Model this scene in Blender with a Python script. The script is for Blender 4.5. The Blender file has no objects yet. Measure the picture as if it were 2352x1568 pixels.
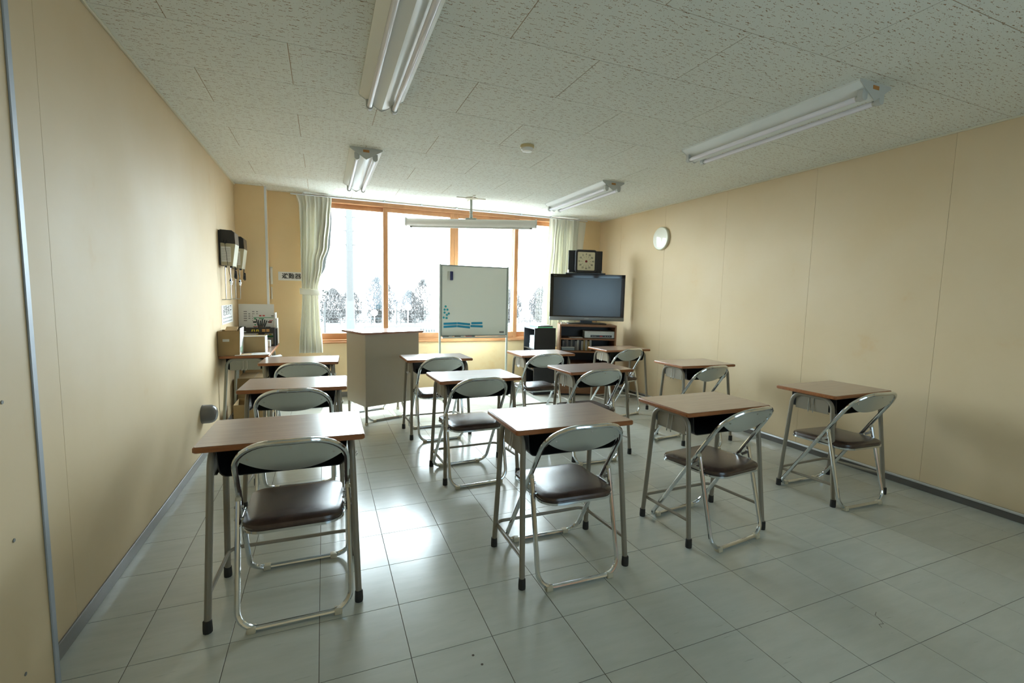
import bpy, bmesh, math, random
from mathutils import Vector, Matrix, Euler
random.seed(7)
S = bpy.context.scene
COL = S.collection
PI = math.pi
R = math.radians

# ------------------------------------------------------------------ camera, sky, light, exposure
CAM_H, F_PX = 1.2689, 1059.9
yaw, pitch, roll = R(22.223), R(5.559), R(1.237)
cy_, sy_, cp_, sp_ = math.cos(yaw), math.sin(yaw), math.cos(pitch), math.sin(pitch)
fwd = Vector((sy_*cp_, cy_*cp_, -sp_)); rgt = Vector((cy_, -sy_, 0)); upv = rgt.cross(fwd)
r2 = rgt*math.cos(roll) + upv*math.sin(roll); u2 = -rgt*math.sin(roll) + upv*math.cos(roll)
cd = bpy.data.cameras.new('camera'); cam = bpy.data.objects.new('camera', cd); COL.objects.link(cam)
cd.sensor_fit = 'HORIZONTAL'; cd.sensor_width = 36.0; cd.lens = F_PX*36.0/2352.0; cd.clip_start = 0.02; cd.clip_end = 400
cam.matrix_world = Matrix(((r2.x, u2.x, -fwd.x, 0), (r2.y, u2.y, -fwd.y, 0), (r2.z, u2.z, -fwd.z, CAM_H), (0, 0, 0, 1)))
S.camera = cam

SKY = 11.0
W = bpy.data.worlds.new('overcast_sky'); S.world = W; W.use_nodes = True
bg = W.node_tree.nodes['Background']; bg.inputs[0].default_value = (0.77, 0.93, 1.0, 1); bg.inputs[1].default_value = SKY
pl = bpy.data.lights.new('window_portal', 'AREA'); pl.shape = 'RECTANGLE'; pl.size = 3.5; pl.size_y = 1.7; pl.cycles.is_portal = True
po = bpy.data.objects.new('window_portal', pl); COL.objects.link(po); po.location = (1.59, 6.12, 1.52); po.rotation_euler = (-PI/2, 0, 0)
p2 = bpy.data.lights.new('door_portal', 'AREA'); p2.shape = 'RECTANGLE'; p2.size = 1.5; p2.size_y = 1.1; p2.cycles.is_portal = True
po2 = bpy.data.objects.new('door_portal', p2); COL.objects.link(po2); po2.location = (1.65, -1.33, 1.35); po2.rotation_euler = (PI/2, 0, 0)
sun = bpy.data.lights.new('sun', 'SUN'); sun.energy = 3.5; sun.color = (0.96, 0.98, 1.0); sun.angle = R(0.7)
so_ = bpy.data.objects.new('sun', sun); COL.objects.link(so_); so_.rotation_euler = (R(-30), 0, 0)   # high behind the window wall, 60 degrees up
S.view_settings.view_transform = 'Standard'; S.view_settings.look = 'None'; S.view_settings.gamma = 1.0
S.view_settings.use_curve_mapping = False; S.view_settings.exposure = 1.42
S.cycles.max_bounces = 14; S.cycles.diffuse_bounces = 8; S.cycles.glossy_bounces = 6; S.cycles.transparent_max_bounces = 12
S.cycles.sample_clamp_indirect = 12.0

# ------------------------------------------------------------------ material helpers
class NT:
    def __init__(s, name):
        s.m = bpy.data.materials.new(name); s.m.use_nodes = True; s.t = s.m.node_tree
        s.b = s.t.nodes['Principled BSDF']; s.out = s.t.nodes['Material Output']
    def n(s, typ, props=None, **ins):
        nd = s.t.nodes.new(typ)
        for k, v in (props or {}).items(): setattr(nd, k, v)
        for k, v in ins.items():
            key = int(k[1:]) if k[0] == '_' and k[1:].isdigit() else k.replace('__', ' ')
            s.set(nd.inputs[key], v)
        return nd
    def set(s, sock, v):
        if hasattr(v, 'is_output'): s.t.links.new(v, sock)
        else: sock.default_value = v
    def math(s, op, a, b=0.0, c=None):
        nd = s.t.nodes.new('ShaderNodeMath'); nd.operation = op
        s.set(nd.inputs[0], a); s.set(nd.inputs[1], b)
        if c is not None: s.set(nd.inputs[2], c)
        return nd.outputs[0]
    def mix(s, f, a, b, mode='MIX'):
        nd = s.t.nodes.new('ShaderNodeMix'); nd.data_type = 'RGBA'; nd.blend_type = mode
        s.set(nd.inputs[0], f); s.set(nd.inputs[6], a); s.set(nd.inputs[7], b)
        return nd.outputs[2]
    def ramp(s, f, stops):
        nd = s.t.nodes.new('ShaderNodeValToRGB'); s.set(nd.inputs[0], f)
        e = nd.color_ramp.elements
        while len(e) < len(stops): e.new(0.5)
        for i, (p, c) in enumerate(stops):
            e[i].position = p; e[i].color = (c, c, c, 1) if isinstance(c, (int, float)) else (*c, 1)
        return nd.outputs[0]
    def noise(s, vec, scale, detail=3.0, rough=0.55, dist=0.0):
        nd = s.n('ShaderNodeTexNoise'); s.set(nd.inputs['Vector'], vec)
        nd.inputs['Scale'].default_value = scale; nd.inputs['Detail'].default_value = detail
        nd.inputs['Roughness'].default_value = rough; nd.inputs['Distortion'].default_value = dist
        return nd.outputs[0]
    def bump(s, h, strength, dist=0.001):
        nd = s.n('ShaderNodeBump'); s.set(nd.inputs['Height'], h); nd.inputs['Strength'].default_value = strength
        nd.inputs['Distance'].default_value = dist
        s.t.links.new(nd.outputs[0], s.b.inputs['Normal'])
    def coord(s, kind='Object', scale=None):
        tc = s.n('ShaderNodeTexCoord').outputs[kind]
        if scale is None: return tc
        mp = s.n('ShaderNodeMapping'); s.set(mp.inputs['Vector'], tc); mp.inputs['Scale'].default_value = scale
        return mp.outputs[0]

def c4(c): return (c[0], c[1], c[2], 1)
def simple(name, col, rough=0.5, metal=0.0, spec=0.5, var=0.0, vscale=8.0, bump=0.0, bscale=200.0):
    t = NT(name); b = t.b
    b.inputs['Roughness'].default_value = rough; b.inputs['Metallic'].default_value = metal
    b.inputs['Specular IOR Level'].default_value = spec
    if var > 0:
        f = t.ramp(t.noise(t.coord(), vscale, 4), [(0.3, 0.0), (0.7, 1.0)])
        t.set(b.inputs['Base Color'], t.mix(f, c4([x*(1-var) for x in col]), c4([min(1, x*(1+var)) for x in col])))
    else: b.inputs['Base Color'].default_value = c4(col)
    if bump > 0: t.bump(t.noise(t.coord(), bscale, 2), bump)
    return t.m

M = {}
# vinyl-papered wall board: beige, satin, faint fabric weave, faint dirt
def wall_mat(name, col, rough=0.58, spec=0.42):
    t = NT(name); b = t.b
    g = t.n('ShaderNodeNewGeometry').outputs['Position']
    f = t.ramp(t.noise(g, 1.3, 5, 0.6), [(0.35, 0.0), (0.7, 1.0)])
    base = t.mix(f, c4(col), c4([col[0]*0.95, col[1]*0.92, col[2]*0.86]))
    st = t.ramp(t.noise(g, 2.6, 4, 0.65), [(0.64, 0.0), (0.72, 1.0)])
    base = t.mix(t.math('MULTIPLY', st, 0.3), base, c4((col[0]*0.92, col[1]*0.72, col[2]*0.50)))
    t.set(b.inputs['Base Color'], base)
    mp = t.n('ShaderNodeMapping'); t.set(mp.inputs['Vector'], g); mp.inputs['Scale'].default_value = (160, 160, 900)
    mp2 = t.n('ShaderNodeMapping'); t.set(mp2.inputs['Vector'], g); mp2.inputs['Scale'].default_value = (700, 700, 90)
    h = t.math('ADD', t.noise(mp.outputs[0], 1, 2), t.noise(mp2.outputs[0], 1, 2))
    t.bump(h, 0.18, 0.0006)
    t.set(b.inputs['Roughness'], t.math('ADD', t.math('MULTIPLY', f, 0.08), rough))
    b.inputs['Specular IOR Level'].default_value = spec
    return t.m
M['wall'] = wall_mat('beige_vinyl_wall', (0.63, 0.50, 0.32))

def ceiling_mat():
    t = NT('patterned_ceiling_board'); b = t.b
    oi = t.n('ShaderNodeObjectInfo').outputs['Random']
    off = t.n('ShaderNodeCombineXYZ', X=t.math('MULTIPLY', oi, 37.0), Y=t.math('MULTIPLY', oi, 91.0), Z=0.0).outputs[0]
    va = t.n('ShaderNodeVectorMath', {'operation': 'ADD'}); t.set(va.inputs[0], t.coord()); t.set(va.inputs[1], off)
    p = va.outputs[0]
    wig = t.n('ShaderNodeTexNoise'); t.set(wig.inputs['Vector'], p); wig.inputs['Scale'].default_value = 75; wig.inputs['Detail'].default_value = 1
    sp = t.n('ShaderNodeSeparateXYZ', Vector=p)
    def dashes(cx, cyy, lmin, lvar, hw, pres, seed, wamp):
        yy = t.math('ADD', sp.outputs[1], t.math('MULTIPLY', t.math('SUBTRACT', wig.outputs[0], 0.5), wamp))
        v = t.n('ShaderNodeCombineXYZ', X=t.math('DIVIDE', sp.outputs[0], cx), Y=t.math('ADD', t.math('DIVIDE', yy, cyy), seed), Z=0.0).outputs[0]
        vo = t.n('ShaderNodeTexVoronoi', {'voronoi_dimensions': '2D', 'feature': 'F1'}, Vector=v, Scale=1.0, Randomness=0.85)
        sv = t.n('ShaderNodeVectorMath', {'operation': 'SUBTRACT'}); t.set(sv.inputs[0], v); t.set(sv.inputs[1], vo.outputs['Position'])
        sx = t.n('ShaderNodeSeparateXYZ', Vector=sv.outputs[0]); cc = t.n('ShaderNodeSeparateColor', Color=vo.outputs['Color'])
        L = t.math('ADD', lmin, t.math('MULTIPLY', cc.outputs[1], lvar))
        adx = t.math('ABSOLUTE', t.math('MULTIPLY', sx.outputs[0], cx)); ady = t.math('ABSOLUTE', t.math('MULTIPLY', sx.outputs[1], cyy))
        a = t.math('LESS_THAN', adx, L); bb = t.math('LESS_THAN', ady, hw)
        return t.math('MULTIPLY', t.math('MULTIPLY', a, bb), t.math('GREATER_THAN', cc.outputs[0], 1-pres))
    m1 = dashes(0.050, 0.023, 0.006, 0.011, 0.0013, 0.80, 0.0, 0.014)
    m2 = dashes(0.022, 0.019, 0.0012, 0.0012, 0.0015, 0.6, 13.7, 0.004)
    m3 = dashes(0.012, 0.012, 0.0008, 0.0004, 0.0008, 0.3, 31.1, 0.0)
    mk = t.math('MAXIMUM', t.math('MAXIMUM', m1, m2), m3)
    tone = t.mix(t.noise(p, 3, 3), c4((0.76, 0.78, 0.72)), c4((0.71, 0.73, 0.665)))
    t.set(b.inputs['Base Color'], t.mix(mk, tone, c4((0.33, 0.23, 0.14))))
    b.inputs['Roughness'].default_value = 0.8; b.inputs['Specular IOR Level'].default_value = 0.3
    t.bump(t.math('ADD', t.math('MULTIPLY', mk, -1.0), t.math('MULTIPLY', t.noise(p, 400, 2), 0.25)), 0.5, 0.001)
    return t.m
M['ceiling'] = ceiling_mat()

def floor_mat():
    t = NT('grey_green_vinyl_tile'); b = t.b
    oi = t.n('ShaderNodeObjectInfo').outputs['Random']
    off = t.n('ShaderNodeCombineXYZ', X=t.math('MULTIPLY', oi, 53.0), Y=t.math('MULTIPLY', oi, 17.0), Z=0.0).outputs[0]
    va = t.n('ShaderNodeVectorMath', {'operation': 'ADD'}); t.set(va.inputs[0], t.coord()); t.set(va.inputs[1], off); p = va.outputs[0]
    mp = t.n('ShaderNodeMapping'); t.set(mp.inputs['Vector'], p); mp.inputs['Scale'].default_value = (3, 14, 1)
    streak = t.ramp(t.noise(mp.outputs[0], 1.6, 6, 0.62), [(0.36, 0.0), (0.68, 1.0)])
    base = t.mix(streak, c4((0.50, 0.515, 0.465)), c4((0.455, 0.47, 0.42)))
    mp2 = t.n('ShaderNodeMapping'); t.set(mp2.inputs['Vector'], p); mp2.inputs['Scale'].default_value = (9, 70, 1)
    vein = t.ramp(t.noise(mp2.outputs[0], 1.0, 4, 0.6), [(0.66, 0.0), (0.73, 1.0)])
    base = t.mix(t.math('MULTIPLY', vein, 0.38), base, c4((0.24, 0.23, 0.19)))
    val = t.math('ADD', 0.96, t.math('MULTIPLY', oi, 0.06))
    hv = t.n('ShaderNodeHueSaturation', Hue=0.5, Saturation=1.0, Value=val, Color=base)
    g = t.n('ShaderNodeNewGeometry').outputs['Position']
    worn = t.ramp(t.noise(g, 1.1, 4, 0.6), [(0.45, 0.0), (0.72, 1.0)])
    col = t.mix(t.math('MULTIPLY', worn, 0.28), hv.outputs[0], c4((0.40, 0.37, 0.285)))
    t.set(b.inputs['Base Color'], col)
    wax = t.ramp(t.noise(g, 13.0, 8, 0.75), [(0.30, 0.0), (0.70, 1.0)])
    rr = t.math('ADD', t.math('ADD', 0.17, t.math('MULTIPLY', wax, 0.08)), t.math('MULTIPLY', streak, 0.02))
    t.set(b.inputs['Roughness'], rr); b.inputs['Specular IOR Level'].default_value = 0.5
    h = t.math('ADD', t.noise(g, 14, 3, 0.5), t.math('MULTIPLY', t.noise(g, 120, 2), 0.10))
    t.bump(h, 0.10, 0.002)
    return t.m
M['tile'] = floor_mat()
M['joint'] = simple('dark_tile_joint', (0.10, 0.075, 0.055), 0.8)

def wood(name, c1, c2, rough, axis=(2, 30, 30), spec=0.5, coat=0.0, coat_r=0.4):
    t = NT(name); b = t.b
    oi = t.n('ShaderNodeObjectInfo').outputs['Random']
    off = t.n('ShaderNodeCombineXYZ', X=t.math('MULTIPLY', oi, 11.0), Y=t.math('MULTIPLY', oi, 23.0), Z=t.math('MULTIPLY', oi, 7.0)).outputs[0]
    va = t.n('ShaderNodeVectorMath', {'operation': 'ADD'}); t.set(va.inputs[0], t.coord()); t.set(va.inputs[1], off)
    mp = t.n('ShaderNodeMapping'); t.set(mp.inputs['Vector'], va.outputs[0]); mp.inputs['Scale'].default_value = axis
    n1 = t.noise(mp.outputs[0], 2.2, 6, 0.62, 0.6)
    f = t.ramp(n1, [(0.32, 0.0), (0.66, 1.0)])
    t.set(b.inputs['Base Color'], t.mix(f, c4(c1), c4(c2)))
    t.set(b.inputs['Roughness'], t.math('ADD', rough, t.math('MULTIPLY', f, 0.05)))
    b.inputs['Specular IOR Level'].default_value = spec; b.inputs['Coat Weight'].default_value = coat; b.inputs['Coat Roughness'].default_value = coat_r
    t.bump(n1, 0.04, 0.001)
    return t.m
M['laminate'] = wood('brown_laminate', (0.31, 0.195, 0.14), (0.235, 0.140, 0.100), 0.16, coat=0.7, coat_r=0.45)
M['edge'] = wood('orange_brown_edge', (0.36, 0.135, 0.045), (0.24, 0.085, 0.030), 0.28)
M['frame_wood'] = wood('orange_window_wood', (0.54, 0.265, 0.115), (0.43, 0.195, 0.078), 0.38, (3, 40, 3))
M['frame_wood_v'] = wood('orange_window_wood_upright', (0.54, 0.265, 0.115), (0.43, 0.195, 0.078), 0.38, (40, 40, 3))
M['cab_wood'] = wood('cabinet_wood', (0.24, 0.105, 0.040), (0.17, 0.072, 0.026), 0.4, (3, 30, 30))
M['lect_top'] = wood('lectern_top_wood', (0.30, 0.15, 0.10), (0.22, 0.10, 0.065), 0.15)

def metal(name, col, rough, var=0.05, met=1.0):
    t = NT(name); b = t.b; b.inputs['Base Color'].default_value = c4(col); b.inputs['Metallic'].default_value = met
    t.set(b.inputs['Roughness'], t.math('ADD', rough, t.math('MULTIPLY', t.noise(t.coord(), 25, 3), var)))
    return t.m
M['chrome'] = metal('chrome_tube', (0.72, 0.76, 0.80), 0.10)
M['plate'] = metal('brushed_steel_back', (0.66, 0.69, 0.66), 0.30, 0.08, 0.72)
M['trim_alu'] = simple('dull_aluminium_trim', (0.36, 0.39, 0.43), 0.5, 0.3, 0.3)
M['alu'] = metal('aluminium', (0.80, 0.83, 0.88), 0.32)
M['steel'] = metal('dull_steel', (0.55, 0.55, 0.53), 0.30)
M['desk_metal'] = simple('grey_beige_desk_paint', (0.245, 0.215, 0.165), 0.36, 0.0, 0.5)
M['desk_metal2'] = simple('grey_green_desk_paint', (0.33, 0.34, 0.285), 0.36)
M['vinyl'] = simple('dark_brown_vinyl', (0.060, 0.036, 0.028), 0.27, 0, 0.6, 0.25, 14, 0.15, 900)
M['black'] = simple('black_plastic', (0.012, 0.012, 0.013), 0.35)
M['rubber'] = simple('black_rubber', (0.020, 0.018, 0.016), 0.6)
M['clip'] = simple('cream_plastic_clip', (0.55, 0.50, 0.37), 0.45)
M['white_enamel'] = simple('white_enamel', (0.78, 0.80, 0.77), 0.22)
M['tube_glass'] = simple('fluorescent_tube_off', (0.82, 0.80, 0.86), 0.10)
M['orange_label'] = simple('orange_sticker', (0.45, 0.20, 0.05), 0.5)
M['grey_base'] = simple('grey_vinyl_baseboard', (0.20, 0.19, 0.175), 0.35, 0, 0.5, 0.08, 5)
M['dark_base'] = simple('dark_vinyl_baseboard', (0.10, 0.092, 0.08), 0.35)
M['lectern'] = simple('taupe_steel_lectern', (0.42, 0.365, 0.28), 0.33, 0.0, 0.5)
M['wb_frame'] = simple('pale_grey_painted_frame', (0.50, 0.55, 0.51), 0.35)
M['wb_face'] = simple('whiteboard_enamel', (0.78, 0.82, 0.77), 0.22)
M['wb_trim'] = simple('grey_green_board_trim', (0.24, 0.28, 0.26), 0.4)
M['cyan'] = simple('cyan_magnet', (0.01, 0.27, 0.46), 0.4)
M['teal'] = simple('teal_magnet', (0.03, 0.37, 0.45), 0.3)
M['navy'] = simple('navy_felt', (0.030, 0.040, 0.13), 0.6)
M['grey'] = simple('mid_grey', (0.18, 0.18, 0.17), 0.5)
M['lgrey'] = simple('light_grey_plastic', (0.52, 0.53, 0.50), 0.4)
M['red'] = simple('red_plastic', (0.45, 0.02, 0.015), 0.35)
M['dred'] = simple('dark_red_knob', (0.19, 0.008, 0.008), 0.3)
M['white'] = simple('white_paper', (0.76, 0.76, 0.74), 0.6)
M['white_pl'] = simple('white_plastic', (0.78, 0.78, 0.75), 0.35)
M['cream'] = simple('cream_plastic', (0.60, 0.55, 0.38), 0.4)
M['dome_base'] = simple('yellowed_plastic', (0.62, 0.50, 0.26), 0.4)
M['ink'] = simple('black_ink', (0.02, 0.02, 0.02), 0.6)
M['ink2'] = simple('grey_ink', (0.28, 0.28, 0.28), 0.6)
M['green'] = simple('green_print', (0.05, 0.32, 0.14), 0.6)
M['pgreen'] = simple('pale_green_print', (0.42, 0.62, 0.47), 0.6)
M['redp'] = simple('red_print', (0.60, 0.10, 0.09), 0.6)
M['yellow'] = simple('yellow_print', (0.60, 0.50, 0.03), 0.6)
M['orangep'] = simple('orange_print', (0.68, 0.38, 0.11), 0.6)
M['card'] = simple('brown_cardboard', (0.34, 0.235, 0.115), 0.75, 0, 0.3, 0.08, 6)
M['card_in'] = simple('brown_cardboard_inner', (0.36, 0.25, 0.13), 0.8, 0, 0.3)
M['box_black'] = simple('black_melamine', (0.016, 0.016, 0.017), 0.40)
M['screen'] = simple('tv_screen_glass', (0.006, 0.0065, 0.007), 0.22, 0, 0.9)
M['gloss_black'] = simple('gloss_black_bezel', (0.007, 0.008, 0.009), 0.06, 0, 0.7)
M['tv_silver'] = simple('grey_silver_strip', (0.22, 0.235, 0.25), 0.35, 0.3)
M['board_black'] = simple('charcoal_board', (0.022, 0.022, 0.024), 0.6)
M['dial'] = simple('cream_dial', (0.66, 0.61, 0.44), 0.5)
M['clock_face'] = simple('clock_face', (0.72, 0.72, 0.64), 0.4)
M['clock_rim'] = simple('clock_rim', (0.62, 0.60, 0.46), 0.35)
M['cap_grey'] = simple('grey_rubber_cap', (0.17, 0.17, 0.175), 0.27)
M['silver_pl'] = simple('silver_plastic', (0.52, 0.55, 0.52), 0.35, 0.2)
M['unit_body'] = simple('beige_unit_body', (0.46, 0.42, 0.29), 0.4)
M['unit_front'] = simple('pale_unit_front', (0.62, 0.62, 0.52), 0.4)
M['unit_visor'] = simple('brown_smoked_visor', (0.11, 0.085, 0.065), 0.3)
M['book_w'] = simple('pale_spine', (0.38, 0.38, 0.36), 0.5)
M['book_g'] = simple('grey_spine', (0.17, 0.17, 0.17), 0.5)
M['book_k'] = simple('black_spine', (0.03, 0.03, 0.035), 0.4)
M['book_y'] = simple('ochre_spine', (0.33, 0.25, 0.10), 0.5)
M['book_b'] = simple('pale_blue_case', (0.52, 0.66, 0.76), 0.35)
M['clear_grey'] = simple('grey_plastic_case', (0.15, 0.17, 0.18), 0.2)
M['pole'] = simple('blue_grey_concrete', (0.027, 0.0265, 0.025), 0.8)
M['bark'] = simple('grey_bark', (0.050, 0.047, 0.046), 0.9)
M['ever'] = simple('dark_evergreen', (0.018, 0.026, 0.023), 0.9)
M['pave'] = simple('pale_ground', (0.055, 0.055, 0.053), 0.9)
M['rail_out'] = simple('blue_grey_rail', (0.025, 0.029, 0.034), 0.6)
M['out_white'] = simple('white_painted_metal', (0.7, 0.7, 0.7), 0.6)
M['outer_wall'] = simple('outer_wall', (0.6, 0.6, 0.58), 0.8)

def glass_mat(name, refl=1.0):
    t = NT(name); t.t.nodes.remove(t.b)
    tr = t.n('ShaderNodeBsdfTransparent'); gl = t.n('ShaderNodeBsdfGlossy'); gl.inputs['Roughness'].default_value = 0.01
    ge = t.n('ShaderNodeNewGeometry'); dt = t.n('ShaderNodeVectorMath', {'operation': 'DOT_PRODUCT'}); t.set(dt.inputs[0], ge.outputs['Normal']); t.set(dt.inputs[1], ge.outputs['Incoming'])
    fr = t.math('ADD', 0.04, t.math('MULTIPLY', 0.96, t.math('POWER', t.math('SUBTRACT', 1.0, t.math('ABSOLUTE', dt.outputs['Value'])), 5.0)))
    mx = t.n('ShaderNodeMixShader'); t.set(mx.inputs[0], t.math('MULTIPLY', fr, refl)); t.set(mx.inputs[1], tr.outputs[0]); t.set(mx.inputs[2], gl.outputs[0])
    t.t.links.new(mx.outputs[0], t.out.inputs[0])
    return t.m
M['glass'] = glass_mat('clear_window_glass')
M['clock_glass'] = glass_mat('clock_glass')
def frosted():
    t = NT('frosted_door_glass'); t.t.nodes.remove(t.b)
    tr = t.n('ShaderNodeBsdfTransparent'); tr.inputs[0].default_value = (0.38, 0.43, 0.46, 1)
    gl = t.n('ShaderNodeBsdfGlossy'); gl.inputs['Roughness'].default_value = 0.3
    mx = t.n('ShaderNodeMixShader'); mx.inputs[0].default_value = 0.04; t.set(mx.inputs[1], tr.outputs[0]); t.set(mx.inputs[2], gl.outputs[0])
    t.t.links.new(mx.outputs[0], t.out.inputs[0]); return t.m
M['frosted'] = frosted()

def cloth(name, col):
    t = NT(name); t.b.inputs['Base Color'].default_value = c4(col); t.b.inputs['Roughness'].default_value = 0.85
    t.b.inputs['Specular IOR Level'].default_value = 0.2
    t.bump(t.noise(t.coord(), 900, 2), 0.15, 0.0008)
    tl = t.n('ShaderNodeBsdfTranslucent'); tl.inputs[0].default_value = c4([min(1, x*1.12) for x in col])
    mx = t.n('ShaderNodeMixShader'); mx.inputs[0].default_value = 0.22
    t.t.links.new(t.b.outputs[0], mx.inputs[1]); t.t.links.new(tl.outputs[0], mx.inputs[2]); t.t.links.new(mx.outputs[0], t.out.inputs[0])
    return t.m
M['cloth'] = cloth('ivory_curtain_cloth', (0.84, 0.83, 0.755))
M['lining'] = cloth('grey_curtain_lining', (0.30, 0.32, 0.33))

# ------------------------------------------------------------------ mesh helpers
class MB:
    def __init__(s): s.v = []; s.f = []
    def add(s, vs, fs):
        o = len(s.v); s.v += [tuple(x) for x in vs]; s.f += [tuple(i+o for i in q) for q in fs]
    def box(s, c, d, bev=0.0, rot=None, seg=1):
        x, y, z = d[0]/2, d[1]/2, d[2]/2; b = min(bev, x*.95, y*.95, z*.95)
        if b <= 0:
            vs = [Vector((i*x, j*y, k*z)) for i in (-1, 1) for j in (-1, 1) for k in (-1, 1)]
            fs = [(0, 1, 3, 2), (4, 6, 7, 5), (0, 4, 5, 1), (2, 3, 7, 6), (0, 2, 6, 4), (1, 5, 7, 3)]
        else:
            bm = bmesh.new(); bmesh.ops.create_cube(bm, size=1.0)
            for v in bm.verts: v.co = Vector((v.co.x*2*x, v.co.y*2*y, v.co.z*2*z))
            bmesh.ops.bevel(bm, geom=bm.edges[:], offset=b, segments=seg, profile=0.5, affect='EDGES')
            bm.verts.index_update(); vs = [v.co.copy() for v in bm.verts]; fs = [tuple(v.index for v in q.verts) for q in bm.faces]; bm.free()
        if rot is not None:
            m = Euler(rot).to_matrix(); vs = [m @ v for v in vs]
        c = Vector(c); s.add([v+c for v in vs], fs); return s
    def tube(s, pts, r, seg=8, closed=False, cap=True):
        pts = [Vector(p) for p in pts]; n = len(pts); T = []
        for i in range(n):
            a = pts[(i-1) % n] if (closed or i > 0) else pts[i]; b = pts[(i+1) % n] if (closed or i < n-1) else pts[i]
            T.append((b-a).normalized())
        t0 = T[0]; u = t0.orthogonal().normalized()
        rings = []
        for i in range(n):
            if i > 0:
                q = T[i-1].rotation_difference(T[i]); u = q @ u
            u = (u - T[i]*u.dot(T[i])).normalized(); w = T[i].cross(u)
            rr = r[i] if isinstance(r, (list, tuple)) else r
            rings.append([pts[i] + (u*math.cos(2*PI*k/seg)+w*math.sin(2*PI*k/seg))*rr for k in range(seg)])
        vs = [v for g in rings for v in g]; fs = []
        for i in range(n if closed else n-1):
            j = (i+1) % n
            sh = 0
            if closed and j == 0:
                sh = min(range(seg), key=lambda k: (rings[0][k]-rings[-1][0]).length)
            for k in range(seg):
                k2 = (k+1) % seg
                fs.append((i*seg+k, i*seg+k2, j*seg+(k2+sh) % seg, j*seg+(k+sh) % seg))
        if cap and not closed:
            fs.append(tuple(range(seg-1, -1, -1))); fs.append(tuple((n-1)*seg+k for k in range(seg)))
        s.add(vs, fs); return s
    def cyl(s, a, b, r, seg=12, r2=None):
        a, b = Vector(a), Vector(b)
        return s.tube([a, b], [r, r if r2 is None else r2], seg)
    def lathe(s, prof, c=(0, 0, 0), seg=20, axis='z'):
        vs = []; n = len(prof)
        for (r, z) in prof:
            for k in range(seg):
                a = 2*PI*k/seg; x, y = r*math.cos(a), r*math.sin(a)
                p = {'z': (x, y, z), 'x': (z, x, y), '-x': (-z, -x, y), 'y': (y, z, x), '-y': (x, -z, y)}[axis]
                vs.append(Vector(p)+Vector(c))
        fs = [(i*seg+k, i*seg+(k+1) % seg, (i+1)*seg+(k+1) % seg, (i+1)*seg+k) for i in range(n-1) for k in range(seg)]
        if prof[0][0] > 1e-6: fs.append(tuple(range(seg-1, -1, -1)))
        if prof[-1][0] > 1e-6: fs.append(tuple((n-1)*seg+k for k in range(seg)))
        s.add(vs, fs); return s
    def prism(s, poly, z0, z1, M4=None):
        n = len(poly); vs = [Vector((p[0], p[1], z0)) for p in poly]+[Vector((p[0], p[1], z1)) for p in poly]
        if M4 is not None: vs = [M4 @ v for v in vs]
        fs = [tuple(range(n-1, -1, -1)), tuple(range(n, 2*n))]+[(i, (i+1) % n, n+(i+1) % n, n+i) for i in range(n)]
        s.add(vs, fs); return s
    def loft(s, loops, caps=True):
        n = len(loops[0]); vs = [Vector(p) for l in loops for p in l]
        fs = [(i*n+k, i*n+(k+1) % n, (i+1)*n+(k+1) % n, (i+1)*n+k) for i in range(len(loops)-1) for k in range(n)]
        if caps: fs += [tuple(range(n-1, -1, -1)), tuple((len(loops)-1)*n+k for k in range(n))]
        s.add(vs, fs); return s
    def grid(s, P):
        a, b = len(P), len(P[0]); vs = [p for r in P for p in r]
        s.add(vs, [(i*b+j, i*b+j+1, (i+1)*b+j+1, (i+1)*b+j) for i in range(a-1) for j in range(b-1)]); return s
    def mesh(s, name, mat, smooth=True):
        me = bpy.data.meshes.new(name); me.from_pydata(s.v, [], s.f); me.update()
        bm = bmesh.new(); bm.from_mesh(me); bmesh.ops.recalc_face_normals(bm, faces=bm.faces[:]); bm.to_mesh(me); bm.free()
        me.materials.append(M[mat] if isinstance(mat, str) else mat)
        if smooth:
            me.shade_smooth(); me.set_sharp_from_angle(angle=R(32))
        return me
    def build(s, name, mat, parent=None, loc=(0, 0, 0), smooth=True):
        o = bpy.data.objects.new(name, s.mesh(name, mat, smooth)); COL.objects.link(o); o.location = loc
        if parent: o.parent = parent
        return o

def arc_path(pts, r, seg=6, closed=False):
    """polyline with rounded corners"""
    pts = [Vector(p) for p in pts]; n = len(pts); out = []
    rs = r if isinstance(r, (list, tuple)) else [r]*n
    for i in range(n):
        if not closed and i in (0, n-1): out.append(pts[i]); continue
        p, a, b = pts[i], pts[(i-1) % n], pts[(i+1) % n]
        d1, d2 = (a-p).normalized(), (b-p).normalized(); ang = d1.angle(d2)
        rr = rs[i]
        if rr <= 0 or ang > PI-1e-3: out.append(p); continue
        t = min(rr/math.tan(ang/2), (a-p).length*.49, (b-p).length*.49); rr = t*math.tan(ang/2)
        cen = p + (d1+d2).normalized()*(rr/math.sin(ang/2))
        A, B = p+d1*t-cen, p+d2*t-cen
        for k in range(seg+1):
            f = k/seg; th = A.angle(B)
            out.append(cen + (A*math.sin((1-f)*th)+B*math.sin(f*th))/math.sin(th))
    return out
def rrect(w, d, r, seg=5, cx=0, cy=0):
    P = []
    for (sx, sy, a0) in ((1, 1, 0), (-1, 1, 90), (-1, -1, 180), (1, -1, 270)):
        for k in range(seg+1):
            a = R(a0+90*k/seg); P.append((cx+sx*(w/2-r)+r*math.cos(a), cy+sy*(d/2-r)+r*math.sin(a)))
    return P
def tag(o, label, cat, group=None, kind=None):
    if label: o['label'] = label
    if cat: o['category'] = cat
    if group: o['group'] = group
    if kind: o['kind'] = kind
    return o
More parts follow.
